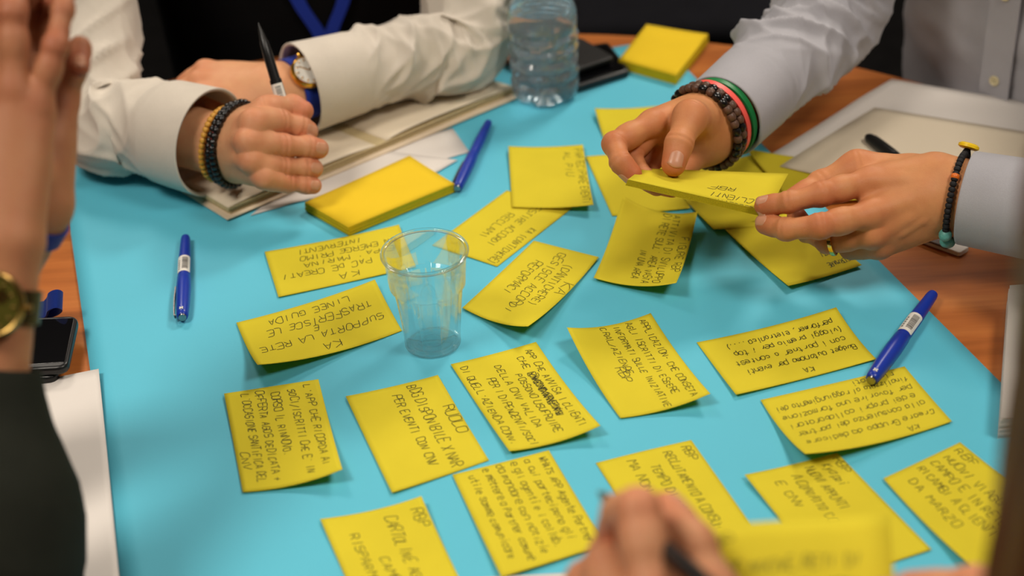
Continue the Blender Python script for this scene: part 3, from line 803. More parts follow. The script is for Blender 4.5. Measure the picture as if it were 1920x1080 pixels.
bottle_plastic = clear_mat('clear_bottle_plastic', (.94, .97, .99, 1), 1.5, .05, .15, (.72, .88, 1, 1))
cc = P(812, 643, 0)
t = tag(empty('plastic_cup', cc), 'empty clear plastic cup standing in the middle of the blue sheet', 'cup')
def cup_flute(k, th):
    return 1-CF[k]*min(1, max(0, (abs(math.cos(4.5*th))-.18)*6))
outer = [(.0215, .0006), (.0238, .0012), (.0240, .004), (.0246, .012), (.0262, .026), (.0280, .042), (.0296, .058), (.0318, .0605), (.0322, .064), (.0334, .078), (.0338, .0905)]
CF = [0, 0, 0, .016, .044, .050, .030, 0, 0, 0, 0]; CF = CF + CF[::-1]
prof = outer + [(r-.0006, z) for r, z in outer[::-1]]
m = MB(); m.lathe(prof, 144, cc, (0, 0, 1), 0, True, cup_flute); m.build('wall', cup_solid, t)
m = MB(); ring = [(.0348+.0019*math.cos(a), .0915+.0019*math.sin(a)) for a in np.linspace(0, 2*math.pi, 14, endpoint=False)]
m.lathe(ring, 96, cc, (0, 0, 1), 0, True); m.build('rim', cup_solid, t)
m = MB(); m.lathe([(0, .0022), (.012, .0026), (.0165, .0022), (.0178, .0040), (.0190, .0020), (.0216, .0012), (.0214, .0004), (.0190, .0012), (.0178, .0030), (.0165, .0012), (.012, .0016), (0, .0012)], 72, cc)
m.lathe([(.0085, .0024), (.0088, .0032), (.0098, .0032), (.0101, .0024)], 48, cc, (0, 0, 1), 0, True)
m.build('base', cup_solid, t)

# ------------------------------------------------------------------ water bottle
bc = P(1023, 180, 0)
t = tag(empty('water_bottle', bc), 'clear plastic water bottle standing behind the cream notebook', 'bottle')
BP = [(.0130, .007), (.022, .0035), (.0300, .0015), (.0350, .006), (.0368, .014), (.0372, .022)]
for k in range(5): BP += [(.0352, .026+k*.0135), (.0368, .030+k*.0135), (.0374, .035+k*.0135)]
BP += [(.0370, .093), (.0360, .102), (.0325, .113), (.0262, .126), (.0180, .139), (.0140, .146), (.0136, .151), (.0158, .1515), (.0158, .1545), (.0128, .155), (.0128, .166)]
feet = lambda k, th: (1-.20*max(0, 1-k/5.5)*(math.cos(5*th+.4) < -.1)*(-math.cos(5*th+.4))) if k < 6 else 1+.022*math.sin(8*th+(k//3)*1.9)*(6 <= k < 21)
m = MB(); m.lathe(BP, 120, bc, (0, 0, 1), 0, False, feet)
m.build('bottle_wall', bottle_plastic, t)
m = MB(); m.lathe([(.0148, .1555), (.0158, .157), (.0158, .171), (.0150, .1725), (0, .1725)], 48, bc, (0, 0, 1), 0, False, lambda k, th: 1+.02*math.cos(30*th) if k in (1, 2) else 1); m.build('bottle_cap', mat('blue_cap_plastic', srgb(60, 130, 190), .4), t)
water = mat('water', (.84, .95, 1.0), .10, trans=1, ior=1.33, bump=.5, bscale=70)
WP = [(r-.0006, z+.0006) for r, z in BP if .001 < z < .106]; WP = [(0, .0078)]+WP+[(.0345, .1045), (0, .1045)]
m = MB(); m.lathe(WP, 120, bc, (0, 0, 1), 0, False, lambda k, th: feet(k-1, th) if 1 <= k < len(WP)-2 else 1); m.build('water', water, t)

# ------------------------------------------------------------------ phones, wallet, lanyard
def slab_box(m, px, z0, z1, mi=0, inset=0):
    c0 = [P(p[0], p[1], z0) for p in px]; o0 = sum(c0)/4
    c1 = [np.array((q[0], q[1], z1)) for q in c0]
    m.add(c0+c1, [(0, 3, 2, 1), (4, 5, 6, 7), (0, 1, 5, 4), (1, 2, 6, 5), (2, 3, 7, 6), (3, 0, 4, 7)], mi)
def plate(name, px, z0, z1, material, parent, bevel=.002, seg=4):
    """px corners measured on the top face"""
    c1 = [P(p[0], p[1], z1) for p in px]; c0 = [np.array((q[0], q[1], z0)) for q in c1]
    m = MB(); m.add(c0+c1, [(0, 3, 2, 1), (4, 5, 6, 7), (0, 1, 5, 4), (1, 2, 6, 5), (2, 3, 7, 6), (3, 0, 4, 7)])
    o = m.build(name, material, parent, True, 0)
    bm = bmesh.new(); bm.from_mesh(o.data)
    vert = [e for e in bm.edges if abs((e.verts[0].co-e.verts[1].co).normalized().z) > .9]
    bmesh.ops.bevel(bm, geom=vert, offset=bevel*3, segments=6, affect='EDGES', profile=.5)
    hor = [e for e in bm.edges if len(e.link_faces) == 2 and e.calc_face_angle(0) > 1.2]
    bmesh.ops.bevel(bm, geom=hor, offset=bevel, segments=seg, affect='EDGES', profile=.5)
    bmesh.ops.recalc_face_normals(bm, faces=bm.faces); bm.to_mesh(o.data); bm.free()
    return o
t = tag(empty('phone', P(60, 640, 0)), 'black glass phone with scratched screen lying at the left edge of the table', 'phone')
plate('case', [(-150, 604), (147, 590), (126, 688), (-180, 706)], .010, .0185, black_plastic, t, .003)
plate('screen', [(-144, 607), (138, 596), (121, 679), (-172, 696)], .0181, .0189, black_gloss, t, .0004)
m = MB()
for k in range(3):
    p = P(138-k*7, 616+k*22, .0140); m.box(p, (.002, .008, .0022), (nrm(np.cross(P(126, 688, .01)-P(147, 590, .01), UPZ)), nrm(P(126, 688, .01)-P(147, 590, .01)), UPZ))
m.build('side_button', black_gloss, t, True, .0004)
t2 = tag(empty('phone', P(60, 690, 0)), 'second dark phone in a blue cover under the phone at the left table edge', 'phone')
plate('case', [(-120, 630), (118, 610), (108, 706), (-150, 716)], -.0005, .0098, black_plastic, t2, .003)
plate('blue_cover', [(-110, 634), (112, 616), (104, 698), (-140, 708)], .0092, .0100, navy_fabric, t2, .0004)
# lanyard ribbon folded beside the phone
def ribbon(pts, w, th, material, name, parent=None, side=None):
    pts = catmull(pts, len(pts)*8); m = MB(); v = []
    tg = np.gradient(pts, axis=0)
    for i, q in enumerate(pts):
        s_ = np.asarray(side(i/(len(pts)-1))) if side is not None else nrm(np.cross(tg[i], UPZ)); n = nrm(np.cross(s_, tg[i]))
        for a, b in ((-1, -1), (1, -1), (1, 1), (-1, 1)): v.append(q+s_*a*w/2+n*b*th/2)
    K = len(pts); f = [(0, 1, 2, 3), (4*K-4, 4*K-1, 4*K-2, 4*K-3)]
    for i in range(K-1):
        for j in range(4): f.append((4*i+j, 4*i+4+j, 4*i+4+(j+1) % 4, 4*i+(j+1) % 4))
    m.add(v, f); return m.build(name, material, parent)
ly = ribbon([P(-60, 600, .004), P(30, 590, .009), P(78, 582, .010), P(104, 576, .014), P(116, 566, .022), P(106, 560, .030), P(92, 566, .026), P(86, 578, .016), P(60, 596, .0045), P(-40, 622, .0035)], .016, .0016, navy_fabric, 'lanyard',
            None, lambda s_: nrm((.10, .55, .83)))
tag(ly, 'dark blue woven lanyard ribbon looped behind the phone at the left edge', 'lanyard')
t = tag(empty('phone', P(1110, 150, 0)), 'dark phone under the black wallet beside the water bottle', 'phone')
plate('case', [(955, 108), (1140, 78), (1182, 131), (1062, 168)], 0, .0085, black_plastic, t, .002)
plate('screen', [(962, 110), (1138, 82), (1174, 130), (1064, 162)], .0081, .0089, black_gloss, t, .0003)
t = tag(empty('wallet', P(1080, 110, 0)), 'black leather wallet stacked on the dark phone behind the water bottle', 'wallet')
plate('lower_flap', [(940, 84), (1092, 74), (1152, 110), (1044, 146)], .0092, .0125, black_leather, t, .0012)
plate('upper_flap', [(938, 80), (1090, 70), (1153, 106), (1043, 142)], .0127, .0185, black_leather, t, .0018)

# ------------------------------------------------------------------ papers and notebooks
def wave(a, b=0): return lambda u, v: a*math.sin(2.3*u+1.1*v+b)**2
tag(quad_sheet('paper_sheet', [(40, 722), (187, 700), (226, 1110), (60, 1160)], .0012, .0004, white_paper, 12, 20, lambda u, v: .0006+.004*(1-v)**3*u), 'white paper sheet lying on the left front of the poster', 'paper')
tag(quad_sheet('paper_sheet', [(905, 1084), (1190, 1068), (1230, 1240), (915, 1270)], .0018, .0004, white_paper, 8, 8, lambda u, v: .0004), 'white paper just showing at the bottom front edge of the table', 'paper')
# torn loose sheets under the notebook and pad
tag(quad_sheet('paper_sheet', [(470, 404), (560, 330), (848, 240), (880, 285)][::-1], .0006, .0004, white_paper, 10, 10), 'white loose sheet sticking out right of the thick front note pad', 'paper')
tag(quad_sheet('paper_sheet', [(480, 395), (700, 280), (858, 300), (820, 322)][::-1], .0012, .0004, white_paper, 10, 10), 'white loose sheet with torn edge under the front note pad', 'paper')
t = tag(empty('notebook', P(650, 280, 0)), 'open cream notebook under the forearm with the wristwatch', 'notebook')
NBK = [(330, 352), (424, 410), (972, 178), (862, 146)]
plate('cover', [(338, 356), (426, 411), (973, 181), (868, 148)], .0014, .0030, kraft_cover, t, .0005)
pts = [P(x, y, .003) for x, y in [(345, 352), (430, 402), (966, 174), (866, 146)]]
m = MB()
for k in range(6):
    j = np.array((rng.uniform(-.001, .001), rng.uniform(-.001, .001), 0)); z0, z1 = .003+k*.0012, .003+(k+1)*.0012-.00015
    c0 = [np.array((q[0], q[1], z0))+j for q in pts]; c1 = [np.array((q[0], q[1], z1))+j for q in pts]
    m.add(c0+c1, [(0, 3, 2, 1), (4, 5, 6, 7), (0, 1, 5, 4), (1, 2, 6, 5), (2, 3, 7, 6), (3, 0, 4, 7)])
m.build('pages', page_edge, t, False)
pg = [np.array((q[0], q[1], .0104)) for q in pts]
mid = lambda a, b, s_: a*(1-s_)+b*s_
half1 = [pg[0], pg[1], mid(pg[1], pg[2], .52), mid(pg[0], pg[3], .52)]; half2 = [mid(pg[0], pg[3], .525), mid(pg[1], pg[2], .525), pg[2], pg[3]]
quad_sheet('page', half1, 0, .0002, cream_paper, 10, 24, lambda u, v: .003*math.sin(math.pi*v)**.7-.0024*v**8, t, True)
quad_sheet('page', half2, 0, .0002, cream_paper, 10, 24, lambda u, v: .004*math.sin(math.pi*(v**.6)), t, True)
# sheets in front of the man on the right
t = tag(quad_sheet('paper_sheet', [(1430, 300), (1672, 150), (2060, 215), (1960, 460)], .001, .0005, white_paper, 20, 20, lambda u, v: .0006+.0015*math.exp(-((u-.75)/.2)**2)*(1-v)**2), 'white sheet on bare wood in front of the pale blue shirt', 'paper')
tag(quad_sheet('paper_sheet', [(1462, 312), (1640, 202), (2050, 268), (1950, 420)], .0040, .0005, cream_paper, 16, 16, lambda u, v: .001*math.sin(3*u)), 'cream sheet under the black pen, behind the hand with the ring', 'paper')
t = tag(empty('clipboard', P(1770, 470, 0)), 'grey clipboard with white border under the left wrist of the person in pale blue', 'clipboard')
plate('board', [(1600, 400), (1760, 372), (1818, 462), (1800, 474)], -.0028, .0020, label_white, t, .0008)
plate('grey_cover', [(1612, 402), (1756, 378), (1790, 450), (1776, 464)], .0016, .0040, mat('grey_board', srgb(96, 84, 78), .6), t, .0006)
t = tag(empty('paper_stack', P(1910, 660, 0)), 'thick stack of white paper at the right edge of the table', 'paper')
m = MB(); c = [P(x, y, .018) for x, y in [(1893, 537), (2130, 520), (2140, 760), (1876, 787)]]
for k in range(8):
    z0, z1 = .0004+k*.0022-(.003 if k == 0 else 0), .0004+(k+1)*.0022-.0002; j = np.array((rng.uniform(-.0008, .0008), rng.uniform(-.0008, .0008), 0))
    c0 = [np.array((q[0], q[1], z0))+j for q in c]; c1 = [np.array((q[0], q[1], z1))+j for q in c]
    m.add(c0+c1, [(0, 3, 2, 1), (4, 5, 6, 7), (0, 1, 5, 4), (1, 2, 6, 5), (2, 3, 7, 6), (3, 0, 4, 7)])
m.build('sheets', white_paper, t, False)
quad_sheet('top_sheet', [np.array((q[0], q[1], .0186)) for q in c], 0, .0003, white_paper, 8, 8, lambda u, v: .0004, t, True)
# ------------------------------------------------------------------ the hands (joints: pixel of the reference view + millimetres of depth)
def rid(ref, *pts): return [D(a, b, ref+c/1000) for a, b, c in pts]
# man in the light blue shirt, his right hand holding the note
P2R_REF = 1.372
p2r = hand_joints(P2R_REF, dict(
    wrist=(1330, 242, 84),
    index=[(1221, 232, 36), (1152, 270, 14), (1164, 304, -6), (1184, 326, -6)],
    middle=[(1226, 240, 50), (1180, 286, 40), (1202, 330, 26), (1232, 348, 18)],
    ring=[(1254, 270, 64), (1210, 308, 58), (1230, 344, 42), (1260, 352, 34)],
    pinky=[(1288, 308, 72), (1256, 336, 66), (1262, 348, 54), (1286, 344, 46)],
    thumb=[(1312, 222, 58), (1294, 220, 20), (1273, 270, 2), (1263, 308, -4)],
    thumb_nail=-FWD*.95-UPV*.12, index_nail=-RGT*.9-UPV*.5-FWD*.3), P(1570, 30, .11))
P2R = Hand(p2r, 1.12, (29, 22))
# his left hand
P2L_REF = 1.335
p2l = hand_joints(P2L_REF, dict(
    wrist=(1768, 363, 14),
    index=[(1628, 340, 4), (1540, 364, -8), (1480, 379, -6), (1434, 386, 6)],
    middle=[(1630, 402, -8), (1538, 424, -22), (1474, 430, -10), (1436, 420, 8)],
    ring=[(1634, 440, 0), (1552, 453, 16), (1512, 434, 38), (1494, 406, 48)],
    pinky=[(1648, 464, 14), (1594, 466, 36), (1568, 444, 54), (1550, 420, 62)],
    thumb=[(1706, 330, 28), (1608, 314, 34), (1540, 345, 36), (1490, 374, 24)],
    index_nail=-RGT*1.0+FWD*.1+UPV*.3, middle_nail=-RGT*1.+FWD*.1+UPV*.5), P(2080, 420, .09))
P2L = Hand(p2l, 1.1, (30, 22), dorsal=-FWD, ridges=[
    (rid(P2L_REF, (1755, 345, -5), (1690, 338, -4), (1632, 340, -4)), .0042, .006),
    (rid(P2L_REF, (1755, 362, -8), (1700, 378, -9), (1634, 402, -11)), .0042, .006),
    (rid(P2L_REF, (1755, 375, -7), (1700, 408, -6), (1640, 440, -2)), .004, .006),
    (rid(P2L_REF, (1800, 362, -10), (1765, 378, -10), (1728, 412, -7), (1690, 436, -2)), .0028, .004)])
# man in the white overshirt, right hand with the black pen
P1R_REF = 1.468
p1r = hand_joints(P1R_REF, dict(
    wrist=(440, 279, 68),
    index=[(475, 230, 7), (522, 229, 34), (560, 238, 46), (576, 246, 52)],
    middle=[(464, 266, 1), (530, 273, 24), (576, 275, 38), (597, 279, 44)],
    ring=[(470, 302, 3), (528, 313, 26), (570, 314, 39), (587, 316, 44)],
    pinky=[(494, 334, 8), (537, 343, 30), (571, 346, 40), (587, 348, 44)],
    thumb=[(452, 240, 62), (503, 208, 36), (548, 200, 52), (568, 208, 50)],
    index_nail=-FWD*1.+RGT*.5, middle_nail=-FWD*1.+RGT*.5, ring_nail=-FWD*1.+RGT*.5, pinky_nail=-FWD+RGT*.5,
    thumb_nail=UPV*.3+FWD*.9), P(170, 200, .05))
P1R = Hand(p1r, 1.06, (29, 21), dorsal=-FWD, fr=dict(index=(12.4, 11.6, 10.6, 9.0), middle=(11.4, 10.4, 9.6, 8.4), ring=(10.6, 9.6, 8.8, 8.0), pinky=(9.4, 8.2, 7.6, 6.8)), ridges=[
    (rid(P1R_REF, (435, 268, 34), (450, 262, 8), (462, 264, -5)), .004, .008),
    (rid(P1R_REF, (435, 300, 34), (452, 300, 10), (468, 301, -2)), .0038, .008),
    (rid(P1R_REF, (440, 240, 32), (452, 252, 9), (456, 278, 0), (462, 292, 3)), .0026, .004)])
# his left hand, resting as a loose fist
P1L_REF = 1.615
p1l = hand_joints(P1L_REF, dict(
    wrist=(530, 174, 0),
    index=[(384, 132, 18), (348, 160, 30), (364, 188, 40), (384, 196, 42)],
    middle=[(374, 152, 0), (334, 180, 10), (352, 204, 24), (376, 210, 30)],
    ring=[(378, 180, -12), (342, 206, -4), (362, 222, 14), (386, 224, 22)],
    pinky=[(394, 208, -18), (362, 226, -10), (382, 238, 4), (402, 238, 12)],
    thumb=[(500, 152, 34), (430, 164, 52), (385, 190, 58), (360, 204, 56)]), P(930, 60, .05))
P1L = Hand(p1l, 1.1, (29, 21), dorsal=-FWD, res=.0022)
# person at the left edge, hands folded upright over the table
P3R_REF = 1.0
p3r = hand_joints(P3R_REF, dict(
    wrist=(-4, 468, 0),
    index=[(-60, 176, 20), (-74, 30, 10), (-60, -40, 18), (-40, -80, 30)],
    middle=[(-18, 158, 2), (-22, 6, 0), (-10, -60, 14), (10, -90, 30)],
    ring=[(26, 164, -4), (24, 22, -8), (40, -50, 6), (66, -80, 24)],
    pinky=[(70, 196, 2), (104, 86, 0), (118, 18, 8), (122, -30, 20)],
    thumb=[(-30, 390, 30), (-90, 300, 50), (-100, 200, 60), (-80, 120, 66)]), D(-70, 900, .955))
P3R = Hand(p3r, .98, (28, 20), dorsal=-FWD, res=.0022)
P3L_REF = 1.075
p3l = hand_joints(P3L_REF, dict(
    wrist=(64, 394, 0),
    index=[(30, 130, 10), (40, 10, 0), (60, -50, -10), (60, -90, -30)],
    middle=[(64, 120, 6), (74, -10, -4), (80, -70, -20), (80, -90, -40)],
    ring=[(96, 140, 2), (106, 6, -14), (100, -30, -40), (96, 0, -56)],
    pinky=[(124, 186, 0), (148, 98, -16), (150, 90, -38), (149, 126, -46)],
    thumb=[(50, 330, -20), (10, 260, -10), (-10, 180, 0), (-10, 120, 0)]), D(-120, 790, 1.085))
P3L = Hand(p3l, .96, (25, 19), dorsal=FWD, res=.0022)
# person at the bottom edge, right hand writing
P4R_REF = .80
p4r = hand_joints(P4R_REF, dict(
    wrist=(1272, 1400, -30),
    index=[(1222, 1110, -14), (1196, 956, 2), (1164, 962, 28), (1150, 1000, 44)],
    middle=[(1166, 1140, 0), (1134, 1066, 26), (1142, 1036, 52), (1162, 1030, 64)],
    ring=[(1132, 1170, 10), (1100, 1090, 38), (1120, 1070, 62), (1150, 1070, 72)],
    pinky=[(1122, 1210, 16), (1100, 1160, 44), (1120, 1140, 62), (1150, 1140, 70)],
    thumb=[(1330, 1270, 0), (1338, 1130, 12), (1296, 1024, 26), (1250, 962, 38)],
    thumb_nail=RGT*.8-FWD*.3), D(1330, 1700, .62))
P4R = Hand(p4r, 1.22, (25, 18), dorsal=-FWD, res=.0022)
P4L_REF = .80
p4l = hand_joints(P4L_REF, dict(
    wrist=(2030, 1226, 10),
    index=[(1820, 1102, 10), (1710, 1108, 24), (1650, 1122, 20), (1590, 1136, 12)],
    middle=[(1810, 1126, 22), (1690, 1146, 40), (1620, 1166, 36), (1560, 1176, 26)],
    ring=[(1820, 1176, 28), (1710, 1206, 46), (1640, 1216, 40), (1590, 1216, 30)],
    pinky=[(1840, 1226, 30), (1760, 1256, 44), (1710, 1266, 40), (1670, 1266, 32)],
    thumb=[(1950, 1216, -20), (1820, 1196, -30), (1720, 1196, -22), (1650, 1196, -14)]), D(2100, 1700, .62))
P4L = Hand(p4l, 1.0, (28, 21), res=.0024)
# ------------------------------------------------------------------ clothing helpers
def frames(path):
    tg = np.gradient(path, axis=0); out = []
    for t in tg:
        t = nrm(t); s = np.cross(t, UPZ); s = nrm(s) if np.linalg.norm(s) > .2 else None; out.append((t, s))
    last = next(s for t, s in out if s is not None); res = []
    for t, s in out:
        if s is None or np.dot(s, last) < 0 and False: s = nrm(last-t*np.dot(last, t))
        s = nrm(.35*s+.65*(last-t*np.dot(last, t))); last = s
        res.append((t, s, np.cross(s, t)))
    return res
def folds(s, th, seed, amp, spots):
    """cloth folds: s along the arm in metres, th around it"""
    r = random.Random(seed); h = np.zeros(np.broadcast(s, th).shape)
    for k in range(7):
        a = r.uniform(.5, 1); f = r.uniform(55, 150); m = r.choice((-2, -1, 1, 2, 1)); ph = r.uniform(0, 6.3); wv = r.uniform(.6, 1.6)
        warp = wv*np.sin(s*r.uniform(14, 30)+th*r.choice((1, 2))+r.uniform(0, 6))
        x = np.sin(f*s*.5+m*th+ph+warp)
        h += a*(1-np.abs(x))**2.2*(0.5+.5*np.sin(th*r.choice((1, 2))+s*r.uniform(8, 20)+r.uniform(0, 6)))
    h = h/3.2-.35
    w = np.full_like(h, .55)
    for s0, wd, a in spots: w = w+a*np.exp(-((s-s0)/wd)**2)
    return h*amp*w
def sleeve(name, pts, radii, material, parent, seed=1, amp=.006, spots=(), nu=112, nv=190, floor=None, inner=.03, flat=1.0, smooth_start=.0, twist=0):
    pts = np.asarray(pts, float); path = catmull(pts, nv)
    rr = catmull(np.array([[r, 0, 0] for r in radii]), nv)[:, 0]
    fr = frames(path); d = np.linalg.norm(np.diff(path, axis=0), axis=1); s = np.concatenate([[0], np.cumsum(d)])
    th = np.linspace(0, 2*np.pi, nu, endpoint=False)
    S, T = np.meshgrid(s, th, indexing='ij')
    dsp = folds(S, T+twist, seed, amp, spots)*np.clip((S-smooth_start)/.02, 0, 1)
    V = []
    for i in range(nv):
        t, a, b = fr[i]
        rad = rr[i]+dsp[i]
        V.append(path[i]+np.cos(th)[:, None]*a*rad[:, None]+np.sin(th)[:, None]*b*rad[:, None]*flat)
    V = np.array(V)
    # turned-in open end
    pre = []
    for k, (dr, back) in enumerate(((.0010, inner), (.0016, .004), (.0012, .0006))):
        t, a, b = fr[0]; i = min(int(back/s[-1]*nv)+1, nv-1)
        src = V[i] if k == 0 else V[0]
        c = path[i] if k == 0 else path[0]
        pre.append(c+(src-c)*(1-dr*(2.2 if k < 2 else .5)/rr[0])+(0 if k == 0 else 1)*t*(.001 if k == 1 else -.0006))
    V = np.concatenate([np.array(pre), V])
    if floor is not None: V[..., 2] = np.maximum(V[..., 2], floor)
    n = len(V); F = []
    for i in range(n-1):
        for k in range(nu):
            j = (k+1) % nu; F.append((i*nu+k, i*nu+j, (i+1)*nu+j, (i+1)*nu+k))
    F.append(tuple((n-1)*nu+k for k in range(nu)))
    o = mesh_obj(name, V.reshape(-1, 3), F, material, None, True)
    if parent is not None: attach(o, parent)
    return o
class Torso:
    def __init__(s, c, face, hw=.20, hd=.125, z0=-.24, z1=.46, lean=.0):
        s.c = np.array((c[0], c[1], 0.)); s.f = nrm((face[0], face[1], 0)); s.p = np.cross(s.f, UPZ); s.hw, s.hd, s.z0, s.z1, s.lean = hw, hd, z0, z1, lean
    def pt(s, th, z, off=0):
        u = (z-s.z0)/(s.z1-s.z0)
        w = np.interp(u, [0, .25, .6, .82, .93, 1], [1.0, .96, 1.02, 1.04, .8, .36]); d = np.interp(u, [0, .25, .6, .82, .93, 1], [1.02, 1.0, 1.0, .88, .7, .5])
        c = s.c+s.f*s.lean*(z-s.z0)
        sg = lambda x: math.copysign(abs(x)**.85, x)
        return c+s.f*(s.hd*d+off)*sg(math.cos(th))+s.p*(s.hw*w+off)*sg(math.sin(th))+UPZ*z
    def shell(s, name, material, parent, a0=-math.pi, a1=math.pi, off=0, amp=.004, seed=5, nz=70, na=120, z0=None, z1=None, thick=.003):
        z0 = s.z0 if z0 is None else z0; z1 = s.z1 if z1 is None else z1
        full = a1-a0 > 6.2
        th = np.linspace(a0, a1, na, endpoint=not full); zz = np.linspace(z0, z1, nz)
        ZZ, TT = np.meshgrid(zz, th, indexing='ij'); dsp = folds(ZZ*.7+.3, TT, seed, amp, ((.3, .12, .5),))
        V = np.array([[s.pt(t, z, off+dsp[i, k]) for k, t in enumerate(th)] for i, z in enumerate(zz)])
        m = MB(); F = []
        for i in range(nz-1):
            for k in range(na if full else na-1):
                j = (k+1) % na; F.append((i*na+k, i*na+j, (i+1)*na+j, (i+1)*na+k))
        if full: F += [tuple(range(na-1, -1, -1)), tuple((nz-1)*na+k for k in range(na))]
        o = mesh_obj(name, V.reshape(-1, 3), F, material, None, True)
        if not full:
            md = o.modifiers.new('thickness', 'SOLIDIFY'); md.thickness = thick; md.offset = -1
        if parent is not None: attach(o, parent)
        return o
def person_body(root, tor, hands, skin, hair, head=None, head_face=None, arms=(), drop=0, hair_cap=True):
    """hands (fine) and the rest of the body (coarse) in one mesh"""
    parts = [h.mesh() for h in hands]
    c = lambda z: tor.c+UPZ*(z if z < 0 else z*(1-drop/.4))+tor.f*tor.lean*(z-tor.z0)
    pr = [(c(-.22)+tor.p*k, c(.30)+tor.p*k*1.1, .085, .085) for k in (-.075, 0, .075)]
    pr += [(c(.36)-tor.p*.11, c(.36)+tor.p*.11, .05, .05)]
    H = np.asarray(head) if head is not None else c(.70)+tor.f*.03
    hf = nrm(head_face) if head_face is not None else tor.f
    hs = nrm(np.cross(hf, UPZ))
    hu = nrm(np.cross(hs, hf))
    pr += [(c(.36), c(.5), .06, .054), (c(.5), H-hu*.05-hf*.02, .054, .055)]
    pr += [(H-hf*.03+hu*.01, H+hf*.01+hu*.015, .082, .076), (H+hf*.035-hu*.05, H+hf*.058-hu*.085, .055, .028), (H+hf*.02-hu*.03, H+hf*.05-hu*.03, .064, .048)]
    for a, e, w in arms:
        a, e, w = map(np.asarray, (a, e, w)); e2 = e; pr += [(a, e2, .040, .032), (e2, w, .032, .022)]
    parts.append(blob(pr, .007, .025))
    fine = [(H+hf*.083+hu*.012, H+hf*.108-hu*.03, .008, .012), (H+hs*.078-hu*.005, H+hs*.078-hu*.035-hf*.005, .014, .009), (H-hs*.078-hu*.005, H-hs*.078-hu*.035-hf*.005, .014, .009),
            (H+hf*.085-hu*.058-hs*.018, H+hf*.085-hu*.058+hs*.018, .009, .009), (H+hf*.082+hu*.03-hs*.04, H+hf*.082+hu*.03+hs*.04, .012, .012)]
    parts.append(blob(fine+[(H-hf*.02, H+hf*.02, .079, .074)], .005, .012))
    o = body_mesh('body', parts, skin, root)
    hair_p = [(H-hf*.04+hu*.03, H+hf*.0+hu*.045, .088, .080), (H-hf*.06-hu*.02, H-hf*.05+hu*.03, .072, .08), (H+hf*.03+hu*.06, H+hf*.055+hu*.062, .05, .035)]
    if not hair_cap: hair_p = hair_p[:1]
    V, Q, f = blob(hair_p, .006, .03); ho = mesh_obj('hair', V, Q, hair, None, True); attach(ho, root)
    for sg in (-1, 1):
        m = MB(); ec = H+hf*.078+hu*.006+hs*sg*.032
        m.lathe([(.0115*math.sin(a), -.0115*math.cos(a)) for a in np.linspace(.02, math.pi-.02, 9)], 16, ec, hf, 0)
        m.lathe([(.0055, .0098), (.004, .0112), (.0001, .0117)], 14, ec, hf, 1)
        m.build('eye', [label_white, hair_dark], root)
    return o
def trousers(root, tor, material, spread=.10, legs_dir=None):
    f = tor.f if legs_dir is None else nrm(legs_dir); c = lambda z: tor.c+UPZ*z
    pr = [(c(-.24)-tor.p*.07, c(-.24)+tor.p*.07, .115, .115)]
    for sg in (-1, 1):
        hip = c(-.22)+tor.p*sg*.09; knee = hip+f*.40+tor.p*sg*spread*.4+UPZ*.01; ank = knee-UPZ*.40-f*.04
        pr += [(hip, knee, .085, .062), (knee, ank, .060, .048)]
    V, Q, _ = blob(pr, .010, .03); attach(mesh_obj('trousers', V, Q, material, None, True), root)
    for sg in (-1, 1):
        hip = c(-.22)+tor.p*sg*.09; knee = hip+f*.40+tor.p*sg*spread*.4; a = knee-f*.04; a[2] = FLOOR+.042
        V, Q, _ = blob([(a-f*.04, a+f*.12-UPZ*.008, .038, .033), (a+UPZ*.02, a+f*.03, .040, .036)], .008, .02)
        V[:, 2] = np.maximum(V[:, 2], FLOOR+.001); attach(mesh_obj('shoe', V, Q, black_leather, None, True), root)
def ring_points(h, t_mm, n, tilt=(0, 0), sag=0):
    w = np.asarray(h.j['wrist']); ad = nrm(np.asarray(h.j['elbow'])-w)
    c = w+ad*t_mm/1000; u = nrm(h.side-ad*np.dot(h.side, ad)); v = np.cross(ad, u); out = []
    for i in range(n):
        a = 2*math.pi*i/n; d = math.cos(a)*u+math.sin(a)*v
        d2 = nrm(d+ad*(tilt[0]*math.cos(a)+tilt[1]*math.sin(a)))
        r = .012
        for _ in range(25): r -= float(h.sdf((c+d2*r)[None].astype(F4))[0])*.9
        q = c+d2*r
        out.append((q, d, ad, a))
    if sag:
        out = [(q+(-UPZ)*sag*(.5-.5*d[2])-0*d, d, ad, a) for q, d, ad, a in out]
    return out
def bead_mesh(r, l):
    m = MB(); m.lathe([(.0006, -l/2), (r*.75, -l*.46), (r, -l*.2), (r, l*.2), (r*.75, l*.46), (.0006, l/2)], 12, (0, 0, 0), (0, 0, 1))
    return m
